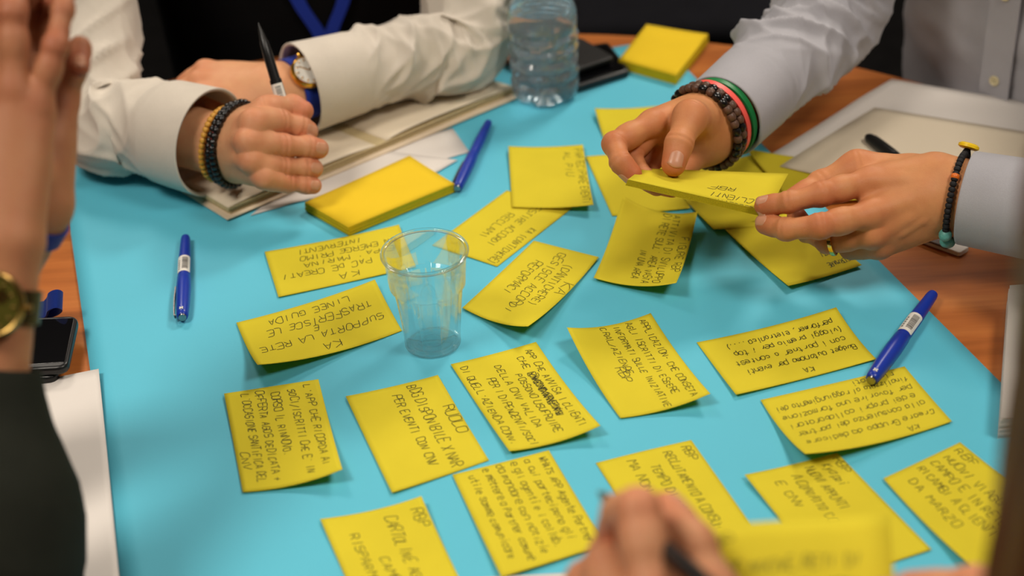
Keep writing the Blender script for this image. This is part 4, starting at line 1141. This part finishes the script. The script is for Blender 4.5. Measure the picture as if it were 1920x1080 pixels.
def bead_bracelet(h, t_mm, r, l, mats, label, tilt=(0, 0), pattern=None, lift=.0006, extra=()):
    pts = ring_points(h, t_mm, 160, tilt)
    P0 = np.array([q+d*(r+lift) for q, d, a, th in pts]); seg = np.linalg.norm(np.roll(P0, -1, 0)-P0, axis=1); L = seg.sum(); n = max(8, int(L/(l*1.02)))
    cs = np.concatenate([[0], np.cumsum(seg)])
    t = tag(empty('bracelet', P0.mean(0)), label, 'bracelet')
    m = MB(); m.tube(P0[::4], .0007, 8, 0, True); m.build('cord', black_plastic, t)
    proto = {}
    for k in range(n):
        s = (k+.5)/n*L; i = min(int(np.searchsorted(cs, s)-1), 159); fr_ = (s-cs[i])/seg[i]
        q = P0[i]*(1-fr_)+P0[(i+1) % 160]*fr_; ax = nrm(P0[(i+1) % 160]-P0[i])
        mi = pattern[k % len(pattern)] if pattern else 0
        if mi not in proto:
            b = bead_mesh(r, l); o = b.build('bead', mats[mi]); proto[mi] = o; new = o
        else:
            new = proto[mi].copy(); COL.objects.link(new)
        new.rotation_mode = 'QUATERNION'; new.rotation_quaternion = Vector(ax).to_track_quat('Z', 'Y'); new.location = q
        attach(new, t)
    for e in extra: e(t, P0, pts)
    return t
def band(h, t_mm, width, thick, material, label, tilt=(0, 0), name='wristband', off=.001):
    pts = ring_points(h, t_mm, 72, tilt); V = []
    for q, d, a, th in pts:
        for w_, o_ in ((-1, 0), (1, 0), (1, 1), (-1, 1)): V.append(q+d*(off+o_*thick)+a*w_*width/2)
    F = []
    for i in range(72):
        j = (i+1) % 72
        for k in range(4): F.append((4*i+k, 4*j+k, 4*j+(k+1) % 4, 4*i+(k+1) % 4))
    m = MB(); m.add(V, F); o = m.build(name, material)
    return tag(o, label, 'bracelet') if label else o
def watch(h, t_mm, normal, dia, label, strap, case_m, dial_m, ticks=12, width=.020, sub=False):
    pts = ring_points(h, t_mm, 72); c = np.mean([q for q, d, a, th in pts], axis=0); ad = pts[0][2]
    best = max(pts, key=lambda p: np.dot(p[1], nrm(normal))); q, n = best[0], nrm(best[1])
    t = tag(empty('wristwatch', q), label, 'watch')
    V = []; 
    for p, d, a, th in pts:
        for w_, o_ in ((-1, 0), (1, 0), (1, 1), (-1, 1)): V.append(p+d*(.0006+o_*.0026)+a*w_*width/2)
    F = []
    for i in range(72):
        j = (i+1) % 72
        for k in range(4): F.append((4*i+k, 4*j+k, 4*j+(k+1) % 4, 4*i+(k+1) % 4))
    m = MB(); m.add(V, F); m.build('strap', strap, t)
    R = dia/2; o = q+n*.0012
    m = MB(); m.lathe([(R*.86, 0), (R*.98, .0015), (R, .005), (R*.96, .008), (R*.88, .0092), (R*.84, .0088), (R*.82, .0078), (0, .0078)], 48, o, n); cs = m.build('case', case_m, t)
    m = MB(); m.lathe([(0, .0080), (R*.82, .0080), (R*.82, .0084), (0, .0084)], 48, o, n); dl = m.build('dial', dial_m, t)
    u = nrm(ad-n*np.dot(ad, n)); v = np.cross(n, u)
    m = MB()
    for k in range(ticks):
        a = 2*math.pi*k/ticks; d = math.cos(a)*u+math.sin(a)*v; m.box(o+n*.0088+d*R*.68, (R*.16, R*.06, .0006), (d, np.cross(n, d), n))
    m.build('hour_marks', case_m, t, angle=False)
    for a, l in ((.6, .45), (2.5, .6)):
        d = math.cos(a)*u+math.sin(a)*v; m = MB(); m.box(o+n*.0092+d*R*l/2, (R*l, R*.05, .0005), (d, np.cross(n, d), n)); m.build('hand', case_m, t)
    if sub:
        for a in (.2, 2.3, 4.3):
            d = math.cos(a)*u+math.sin(a)*v; m = MB(); m.lathe([(R*.2, .0084), (R*.2, .0090), (R*.15, .0090), (R*.15, .0086), (0, .0086)], 20, o+d*R*.40, n); m.build('sub_dial', case_m, t)
    m = MB(); m.lathe([(R*.1, 0), (R*.12, .001), (R*.12, .004), (R*.08, .0045)], 16, o+n*.0045+v*R*.98, v); m.build('crown', case_m, t)
    return t
def nails(root, h, which):
    for n in which:
        V, F = h.nail(n); attach(mesh_obj('fingernail', V, F, nail_mat, None, True), root)
def chair(loc, face, label):
    a = math.atan2(face[1], face[0])
    t = tag(empty('chair', (0, 0, 0)), label, 'chair', None)
    m = MB(); m.box((0, 0, FLOOR+.43), (.46, .46, .06)); m.build('seat', dark_trouser, t, True, .02)
    m = MB(); m.box((-.25, 0, FLOOR+.72), (.04, .44, .34)); m.build('backrest', dark_trouser, t, True, .015)
    for i in (-1, 1):
        for j in (-1, 1):
            m = MB(); m.tube([(i*.19, j*.19, FLOOR+.41), (i*.225, j*.215, FLOOR+.001)], .012, 12); m.build('leg', black_plastic, t)
        m = MB(); m.tube([(-.21, i*.17, FLOOR+.43), (-.245, i*.17, FLOOR+.58)], .010, 10); m.build('back_support', black_plastic, t)
    t.location = loc; t.rotation_euler = (0, 0, a); return t
def button(root, c, n, r, material):
    m = MB(); m.lathe([(r*.9, -.0006), (r, .0004), (r*.96, .0012), (r*.78, .0013), (r*.7, .0009), (0, .0009)], 24, c, n)
    u = nrm(np.cross(n, UPZ)); v = np.cross(n, u)
    for a in (-1, 1):
        for b in (-1, 1): m.lathe([(r*.12, .0008), (r*.12, .0011), (0, .0011)], 8, np.asarray(c)+u*a*r*.25+v*b*r*.25, n, 1)
    return m.build('button', [material, hair_dark], root)

# ------------------------------------------------------------------ man in the white overshirt (far side)
T1 = Torso((-.215, 1.868), (.16, -1), .20, .125)
p1 = tag(empty('person', (T1.c[0], T1.c[1], -.28)), 'person in a white overshirt over a black top, one hand upright holding a black pen', 'person')
w1r = np.asarray(p1r['wrist']); e1r = P(182, 212, .060); w1l = np.asarray(p1l['wrist']); e1l = P(868, 78, .060)
p1r['elbow'] = e1r; P1R = Hand(p1r, 1.06, (29, 21), dorsal=-FWD, fr=P1R.fr, ridges=P1R.ridges)
s1r, s1l = T1.c+np.array((-.225, -.02, .38)), T1.c+np.array((.225, -.02, .38))
person_body(p1, T1, [P1R, P1L], skin_fair, hair_dark, None, None, [(s1r, e1r, w1r), (s1l, e1l, w1l)])
nails(p1, P1R, ('index', 'middle', 'ring', 'pinky'))
T1.shell('black_top', black_cloth, p1, off=.006, amp=.004, seed=3)
trousers(p1, T1, dark_trouser)
ad = nrm(e1r-w1r)
c0 = w1r+ad*.029
sl = sleeve('right_sleeve', [c0, w1r+ad*.06, w1r+ad*.12, e1r+np.array((0.0, -.005, 0)), e1r+(s1r-e1r)*.25, e1r+(s1r-e1r)*.5, e1r+(s1r-e1r)*.75, s1r],
       [.054, .053, .051, .055, .052, .050, .052, .060], white_linen, p1, 11, .024, ((.10, .05, .7), (.18, .05, .75), (.32, .08, .7)), floor=.0022, smooth_start=.05)
ad = nrm(e1l-w1l)
sleeve('left_sleeve', [w1l+ad*.020, w1l+ad*.05, w1l+ad*.10, w1l+ad*.16, e1l, e1l+(s1l-e1l)*.3, e1l+(s1l-e1l)*.65, s1l],
       [.047, .045, .043, .046, .053, .055, .058, .064], white_linen, p1, 23, .017, ((.10, .04, .5), (.20, .06, 1.0), (.30, .06, .8)), floor=.0150, smooth_start=.06)
T1.shell('overshirt_back', white_linen, p1, 2.0, 2*math.pi-2.0, .014, .006, 9, 60, 100, -.2, .43)
for a_, b_, n_ in ((527, 545, 0), (600, 582, 1)):
    pass
lp = [T1.pt(th, z, .011) for th, z in ((.30, .40), (.24, .25), (.17, .10), (.115, .05), (.035, .0), (.02, -.06))]
lq = [T1.pt(th, z, .0125) for th, z in ((-.24, .40), (-.18, .25), (-.10, .10), (-.055, .05), (.01, .0), (.02, -.06))]
lt = tag(empty('lanyard', T1.pt(0, .2, .01)), 'blue lanyard hanging in a V on the black top of the person in white', 'lanyard')
fs = lambda s_: T1.p
ribbon(lp, .016, .0012, lanyard_blue, 'strap', lt, fs); ribbon(lq, .016, .0012, lanyard_blue, 'strap', lt, fs)
m = MB(); bq = T1.pt(.02, -.13, .012); m.box(bq, (.086, .002, .14), (T1.p, T1.f, UPZ)); m.build('badge', label_white, lt)
# bracelets on his right wrist
yb = mat('yellow_wood_bead', srgb(206, 150, 52), .45, noise=.12, nscale=200); bb = mat('black_glass_bead', srgb(12, 12, 13), .3, coat=.15); rc = mat('red_thread', srgb(150, 50, 50), .7)
bead_bracelet(P1R, 16.5, .0030, .0052, [yb], 'yellow wooden bead bracelet next to the white cuff', (.0, .0))
bead_bracelet(P1R, 6, .0034, .0056, [bb], 'black bead bracelet beside the yellow bead bracelet', (.0, .0))
band(P1R, 1.6, .0012, .0018, rc, 'thin red thread bracelet between two black bead strands', name='thread_bracelet', off=.003)
bead_bracelet(P1R, -3, .0036, .0060, [bb], 'black bead bracelet nearest the hand that holds the black pen', (.0, .0))
watch(P1L, 19, UPZ*.25-FWD*1.-RGT*.1, .036, 'gold and white wristwatch with blue strap half hidden in the white cuff', lanyard_blue, gold_metal, mat('white_dial', srgb(225, 222, 214), .25), width=.018)
# the black pen in his hand, point upwards
a = D(549, 258, 1.520); b = D(484, 42, 1.505); x = nrm(b-a); L = np.linalg.norm(b-a)
t = tag(empty('pen', a), 'black pen with barcode sticker held upright in a hand with bead bracelets', 'pen')
m = MB(); m.lathe([(.0050, 0), (.0056, .002), (.0058, L*.30), (.0058, L*.505), (.0052, L*.51)], 24, a, x); m.build('cap', black_plastic, t)
m = MB(); m.lathe([(.0050, L*.505), (.0049, L*.70), (.0044, L*.83), (.0036, L*.845), (.0022, L*.93), (.0010, L*.975), (.0004, L)], 24, a, x); m.build('barrel', black_plastic, t)
zc = nrm(-FWD-x*np.dot(-FWD, x)); yc = np.cross(zc, x); v = []; n = 12
for i in range(n+1):
    th = -1.2+2.4*i/n
    for l in (.14, .47): v.append(a+x*L*l+.00595*(math.cos(th)*zc+math.sin(th)*yc))
m = MB(); m.add(v, [(2*i, 2*i+1, 2*i+3, 2*i+2) for i in range(n)]); st = m.build('sticker', label_white, t)
m = MB(); p_ = .17; rg = random.Random(5)
while p_ < .45:
    w_ = rg.choice((.005, .005, .010)); q = []
    for th in (-.6, -.3, 0, .3): q += [a+x*L*p_+.0061*(math.cos(th)*zc+math.sin(th)*yc), a+x*L*(p_+w_)+.0061*(math.cos(th)*zc+math.sin(th)*yc)]
    m.add(q, [(0, 1, 3, 2), (2, 3, 5, 4), (4, 5, 7, 6)]); p_ += w_+rg.choice((.005, .009))
m.build('barcode', black_plastic, st, angle=False)

# ------------------------------------------------------------------ man in the pale blue shirt (right)
T2 = Torso((.622, 1.575), (-.74, -.67), .180, .122)
p2 = tag(empty('person', (T2.c[0], T2.c[1], -.28)), 'person in a pale blue button shirt holding up a yellow note with both hands', 'person')
w2r = np.asarray(p2r['wrist']); e2r = P(1572, 22, .11); w2l = np.asarray(p2l['wrist']); e2l = P(2110, 425, .085)
s2r = T2.c-T2.p*-.21+UPZ*.38 if False else T2.c+T2.p*.0+UPZ*.38
sA, sB = T2.c+T2.p*.21+UPZ*.38, T2.c-T2.p*.21+UPZ*.38
s2r, s2l = (sA, sB) if sA[1] > sB[1] else (sB, sA)
p2r['elbow'] = e2r; p2l['elbow'] = e2l
person_body(p2, T2, [P2R, P2L], skin_tan, hair_brown, None, None, [(s2r, e2r, w2r), (s2l, e2l, w2l)])
nails(p2, P2R, ('thumb', 'index')); nails(p2, P2L, ('index', 'middle', 'ring'))
T2.shell('shirt', blue_shirt_cloth, p2, off=.008, amp=.012, seed=14)
trousers(p2, T2, dark_trouser)
ad = nrm(e2r-w2r)
sleeve('right_sleeve', [w2r+ad*.0245, w2r+ad*.075, w2r+(e2r-w2r)*.48, w2r+(e2r-w2r)*.74, e2r, e2r+(s2r-e2r)*.33, e2r+(s2r-e2r)*.66, s2r],
       [.0415, .043, .046, .050, .054, .056, .064, .078], blue_shirt_cloth, p2, 31, .018, ((.13, .05, .9), (.20, .05, 1.2)), floor=.003, smooth_start=.05)
ad = nrm(e2l-w2l)
sleeve('left_sleeve', [w2l+ad*.020, w2l+ad*.07, w2l+ad*.13, P(2000, 418, .086), e2l, e2l+(s2l-e2l)*.33, e2l+(s2l-e2l)*.66, s2l],
       [.040, .0415, .043, .047, .055, .06, .066, .078], blue_shirt_cloth, p2, 37, .010, ((.22, .06, .8),), floor=.003, smooth_start=.08)
# placket with buttons
shirt_button = mat('ivory_button', srgb(214, 202, 160), .3)
th0 = 0.0
def strip(th, w, off, z0, z1, name, material, parent):
    pts_ = [T2.pt(th, z, off) for z in np.linspace(z0, z1, 14)]
    return ribbon(pts_, w, .0016, material, name, parent, lambda s_: T2.p)
strip(.02, .034, .0135, -.18, .42, 'placket', blue_shirt_cloth, p2)
for z in (-.12, .020, .115, .21, .30): button(p2, T2.pt(.02, z, .0150), T2.f, .0055, shirt_button)
# bracelets on his right wrist
brn = mat('brown_stone_bead', srgb(92, 66, 52), .45, noise=.35, nscale=300)
bead_bracelet(P2R, -5, .0040, .0072, [bb, brn], 'strand of brown and black stone beads nearest the hand on the raised wrist', (-.0, 0), [1, 1, 0, 1, 0, 0, 1])
bead_bracelet(P2R, 3.5, .0040, .0072, [bb, brn], 'second strand of brown and black beads beside the coral band', (-.0, 0), [0, 1, 1, 1, 0, 1])
band(P2R, 12, .006, .0022, mat('coral_silicone', srgb(240, 92, 82), .45), 'coral red silicone wristband beside the dark stone beads', off=.0045)
band(P2R, 21, .006, .0022, mat('green_silicone', srgb(20, 120, 62), .45), 'green silicone wristband against the pale blue cuff', off=.0055)
# cord bracelet on his left wrist
teal_b = mat('teal_stone_bead', srgb(92, 160, 152), .4, noise=.2, nscale=400); org_b = mat('orange_bead', srgb(220, 110, 30), .4); yel_b = mat('yellow_plastic_bead', srgb(240, 200, 20), .4)
def cord_extra(t, P0, pts):
    def at(sel): i = int(np.argmax([np.dot(p[1], nrm(sel)) for p in pts])); return P0[i], pts[i][1], nrm(P0[(i+1) % 160]-P0[i])
    q, d, ax = at(UPV); m = MB(); m.lathe([(.0001, .0050), (.0068, .0050), (.0088, .0062), (.0088, .0084), (.0068, .0098), (.0001, .0098)], 28, q, nrm(d+RGT*.1)); m.build('bead', yel_b, t)['label'] = 'flat yellow bead'
    m = MB(); m.tube([q-ax*.006, q+d*.003, q+ax*.006], .0032, 12); m.build('knot', black_cloth, t)
    for ang, mm, r in ((.0, org_b, .0036),):
        q, d, ax = at(-FWD*1.+RGT*.9); m = MB(); m.lathe([(r*math.sin(a_), -r*math.cos(a_)) for a_ in np.linspace(.05, 3.09, 9)], 16, q, d); m.build('bead', mm, t)['label'] = 'orange bead'
    for k in range(3):
        q, d, ax = at(-UPV-FWD*(.02+.36*(k-.6))-RGT*0.0); m = MB(); r = .0056; m.lathe([(r*math.sin(a_), -r*math.cos(a_)) for a_ in np.linspace(.05, 3.09, 9)], 16, q+d*.001, d); m.build('bead', teal_b, t)['label'] = 'teal stone bead'
bead_bracelet(P2L, 12, .0030, .0044, [mat('black_cord', srgb(16, 16, 20), .7)], 'black cord bracelet with flat yellow bead and teal beads', (0, 0), None, .0004, (cord_extra,))
# wedding ring
rp = [np.asarray(q) for q in p2l['ring']]; ax = nrm(rp[1]-rp[0]); rc_ = rp[0]*.10+rp[1]*.90
m = MB(); R_ = .0113
m.lathe([(R_, -.0022), (R_+.0015, -.0016), (R_+.0017, 0), (R_+.0015, .0016), (R_, .0022), (R_-.0004, .0)], 48, rc_, ax, 0, True)
tag(m.build('finger_ring', ring_gold), 'plain pale gold ring on a finger under the held note', 'ring')
# the small pad he holds
def held_pad(c, thick, label, lines, n=6, ink=ink_black, mats_=(yellow_note, yellow_pad_edge), h=6):
    c = [np.asarray(q) for q in c]; o0 = sum(c)/4; nn = nrm(np.cross(c[1]-c[0], c[3]-c[0])); nn = nn if nn[2] > 0 else -nn
    t = tag(empty('note_pad', o0), label, 'note pad'); m = MB()
    for k in range(n):
        l0, l1 = -thick*(k+1)/n, -thick*k/n-.00015
        m.add([q+nn*l0 for q in c]+[q+nn*l1 for q in c], [(0, 1, 2, 3), (4, 7, 6, 5), (0, 4, 5, 1), (1, 5, 6, 2), (2, 6, 7, 3), (3, 7, 4, 0)])
    m.build('sheets', mats_[1], t, False)
    def S(u, v): return (1-u)*(1-v)*c[0]+u*(1-v)*c[1]+u*v*c[2]+(1-u)*v*c[3]+nn*.0003, nn
    s = quad_sheet('top_sheet', [q+nn*.0002 for q in c], 0, .0002, mats_[0], 8, 8, None, t, True)
    if lines: writing(S, 127, 76, lines, ink, 'handwriting', s, .6)
    return t
held_pad([D(1440, 397, 1.353), D(1177, 337, 1.324), D(1205, 316, 1.398), D(1478, 326, 1.420)], .0058, 'yellow note pad held up between two hands, text upside down', [("RBF", .29, .45, .48, 9), ("i CLIENTI:", .06, .22, .50, 9), ("SI BUDGETTA", .02, .02, .4, 7)], ink=ink_black)
# ------------------------------------------------------------------ person at the left edge, hands folded
T3 = Torso((-.98, .86), (1, .1), .19, .12)
p3 = tag(empty('person', (T3.c[0], T3.c[1], -.28)), 'person at the left edge in a dark green top with hands folded upright', 'person')
w3r, w3l = np.asarray(p3r['wrist']), np.asarray(p3l['wrist']); e3r = P(-80, 1200, .062); e3l = P(-200, 860, .060)
p3r['elbow'] = e3r; p3l['elbow'] = e3l
P3R = Hand(p3r, .98, (28, 20), dorsal=-FWD, res=.0022); P3L = Hand(p3l, .96, (25, 19), dorsal=FWD, res=.0022)
s3r, s3l = T3.c+np.array((.02, -.2, .36)), T3.c+np.array((.02, .2, .36))
person_body(p3, T3, [P3R, P3L], skin_shaded, hair_dark, None, None, [(s3r, e3r, w3r), (s3l, e3l, w3l)])
nails(p3, P3L, ('pinky',))
T3.shell('dark_green_top', dark_green_cloth, p3, off=.006, amp=.004, seed=8); trousers(p3, T3, dark_trouser)
a3 = nrm(e3r-w3r); l3 = np.linalg.norm(e3r-w3r)
sleeve('right_sleeve', [w3r+a3*l3*.30, w3r+a3*l3*.42, w3r+a3*l3*.60, w3r+a3*l3*.82, e3r+np.array((-.02, -.01, .005)), e3r*.55+s3r*.45, s3r],
       [.034, .044, .066, .073, .070, .064, .075], dark_green_cloth, p3, 41, .005, ((.2, .08, .6),), floor=.002)
ad = nrm(e3l-w3l)
sleeve('left_sleeve', [w3l+ad*.075, w3l+ad*.12, e3l, np.array((-.66, .98, .16)), s3l], [.036, .042, .055, .060, .075], dark_green_cloth, p3, 43, .005, (), floor=.002)
watch(P3R, 34, -FWD+RGT*.25, .043, 'dark gold chronograph wristwatch on the blurred wrist at the left edge', mat('dark_steel', srgb(70, 60, 44), .35, metal=1), mat('bronze', srgb(150, 120, 66), .3, metal=1), mat('olive_dial', srgb(74, 70, 22), .3), 12, .021, True)
band(P3L, 8, .013, .0018, navy_fabric, 'blue fabric wristband on the rear wrist at the left edge', off=.0008)
# ------------------------------------------------------------------ person at the bottom edge, writing
T4 = Torso((-.06, -.02), (.15, 1), .19, .12)
p4 = tag(empty('person', (T4.c[0], T4.c[1], -.28)), 'person at the bottom edge whose blurred hand holds a dark pen', 'person')
w4r, w4l = np.asarray(p4r['wrist']), np.asarray(p4l['wrist']); e4r = np.array((.13, .12, .02)); e4l = np.array((.30, .20, .02))
s4r, s4l = T4.c+np.array((.19, .03, .30)), T4.c+np.array((-.19, .03, .30))
e4r, e4l = np.array((.19, .20, .05)), np.array((.27, .30, .08))
p4r['elbow'] = e4r; p4l['elbow'] = e4l; P4R = Hand(p4r, 1.22, (25, 18), dorsal=-FWD, res=.0022)
P4L = Hand(p4l, 1.0, (28, 21), res=.0024)
person_body(p4, T4, [P4R, P4L], skin_fair, hair_dark, T4.c+np.array((.02, .03, .50)), (.1, 1, -.5), [(s4r, e4r, w4r), (T4.c+np.array((.1, .1, .26)), e4l, w4l)])
nails(p4, P4R, ('thumb',))
T4.shell('grey_top', dark_trouser, p4, off=.006, amp=.004, seed=18, z1=.36); trousers(p4, T4, dark_trouser)
sleeve('right_sleeve', [w4r+nrm(e4r-w4r)*.06, w4r+nrm(e4r-w4r)*.12, e4r, (e4r+s4r)/2, s4r], [.036, .042, .052, .056, .07], dark_trouser, p4, 51, .005, (), nv=90)
sleeve('left_sleeve', [w4l+nrm(e4l-w4l)*.06, w4l+nrm(e4l-w4l)*.10, e4l, (e4l+T4.c+np.array((.1, .1, .26)))/2, T4.c+np.array((.1, .1, .26))], [.036, .042, .052, .056, .07], dark_trouser, p4, 53, .005, (), nv=90)
held_pad([D(1224, 992, .868), D(1668, 963, .868), D(1684, 1190, .826), D(1226, 1220, .826)], .004, 'blurred yellow note pad held at the bottom edge of the view', [("RBP", .2, .2, .34, 8), ("PROPORRE NUOVE RETI DI", .08, .42, .9, 8), ("EVENTI ANCHE CON SOCI", .08, .64, .9, 8)], ink=ink_soft)
a = D(1342, 1112, .742); b = D(1122, 922, .868); x = nrm(b-a); L = np.linalg.norm(b-a)
t = tag(empty('pen', a), 'blurred dark pen in the writing hand at the bottom edge', 'pen')
m = MB(); m.lathe([(.0040, -.02), (.0048, 0), (.0050, L*.5), (.0046, L*.78)], 20, a, x); m.build('barrel', black_plastic, t)
m = MB(); m.lathe([(.0044, L*.78), (.0030, L*.93), (.0006, L)], 20, a, x); m.build('tip', grey_metal, t)
# ------------------------------------------------------------------ person at the right edge
T5 = Torso((.52, .22), (-.5, .9), .19, .12, z1=.32, lean=.22)
p5 = tag(empty('person', (T5.c[0], T5.c[1], -.28)), 'person at the right edge, long brown hair blurred close to the camera', 'person')
H5 = np.array((.287, .470, .475)); f5 = nrm((-.1, 1, -.25)); s5 = nrm(np.cross(f5, UPZ))
person_body(p5, T5, [], skin_shaded, hair_brown, H5, f5, [(T5.c+np.array((.22, .16, .22)), np.array((.80, .50, .07)), np.array((.66, .66, .045)))], drop=.12)
T5.shell('black_top', black_cloth, p5, off=.006, amp=.004, seed=28)
sleeve('right_sleeve', [np.array((.68, .645, .046)), np.array((.74, .57, .055)), np.array((.80, .50, .068)), np.array((.78, .44, .15)), T5.c+np.array((.22, .16, .22))], [.034, .040, .050, .054, .066], black_cloth, p5, 61, .005, (), floor=.003, nv=80)
trousers(p5, T5, dark_trouser)
# long hair: a cap with strands falling to the shoulders, combed into fine locks
hp = [(H5-f5*.03+UPZ*.02, H5+f5*.005+UPZ*.03, .094, .088)]
for a_ in np.linspace(-1.95, 1.95, 9):
    d_ = -f5*math.cos(a_)+s5*math.sin(a_); d_[2] = 0; d_ = nrm(d_)
    top_ = H5-f5*.015+d_*.062; bot_ = H5-f5*.015+d_*.074-UPZ*.235
    hp.append((top_, bot_, .036, .024))
V_, Q_, f_ = blob(hp, .0045, .045)
r_ = V_-(H5-f5*.015); th_ = np.arctan2(r_[:, 1], r_[:, 0]); rad_ = r_.copy(); rad_[:, 2] *= .25
g_ = .5*np.sin(th_*34+2.2*np.sin(r_[:, 2]*16+th_*3))+.5*np.sin(th_*61+1.5*np.sin(r_[:, 2]*23))
V_ = V_+rad_/(np.linalg.norm(rad_, axis=1, keepdims=True)+1e-9)*(.0022*g_)[:, None]
attach(mesh_obj('long_hair', V_, Q_, hair_brown, None, True), p5)
# ------------------------------------------------------------------ chairs
chair((T1.c[0]+.02, T1.c[1]+.05, 0), T1.f, 'dark upholstered chair under the person in the white overshirt')
chair((T2.c[0]+.03, T2.c[1]+.03, 0), T2.f, 'dark upholstered chair under the person in the pale blue shirt')
chair((T3.c[0]-.03, T3.c[1], 0), T3.f, 'dark upholstered chair under the person with folded hands')
chair((T4.c[0], T4.c[1]-.05, 0), T4.f, 'dark upholstered chair at the front of the table')
chair((T5.c[0]+.02, T5.c[1]-.03, 0), T5.f, 'dark upholstered chair under the brown haired person')
chair((.36, 2.55, 0), (-.1, -1), 'empty dark navy chair standing behind the table')
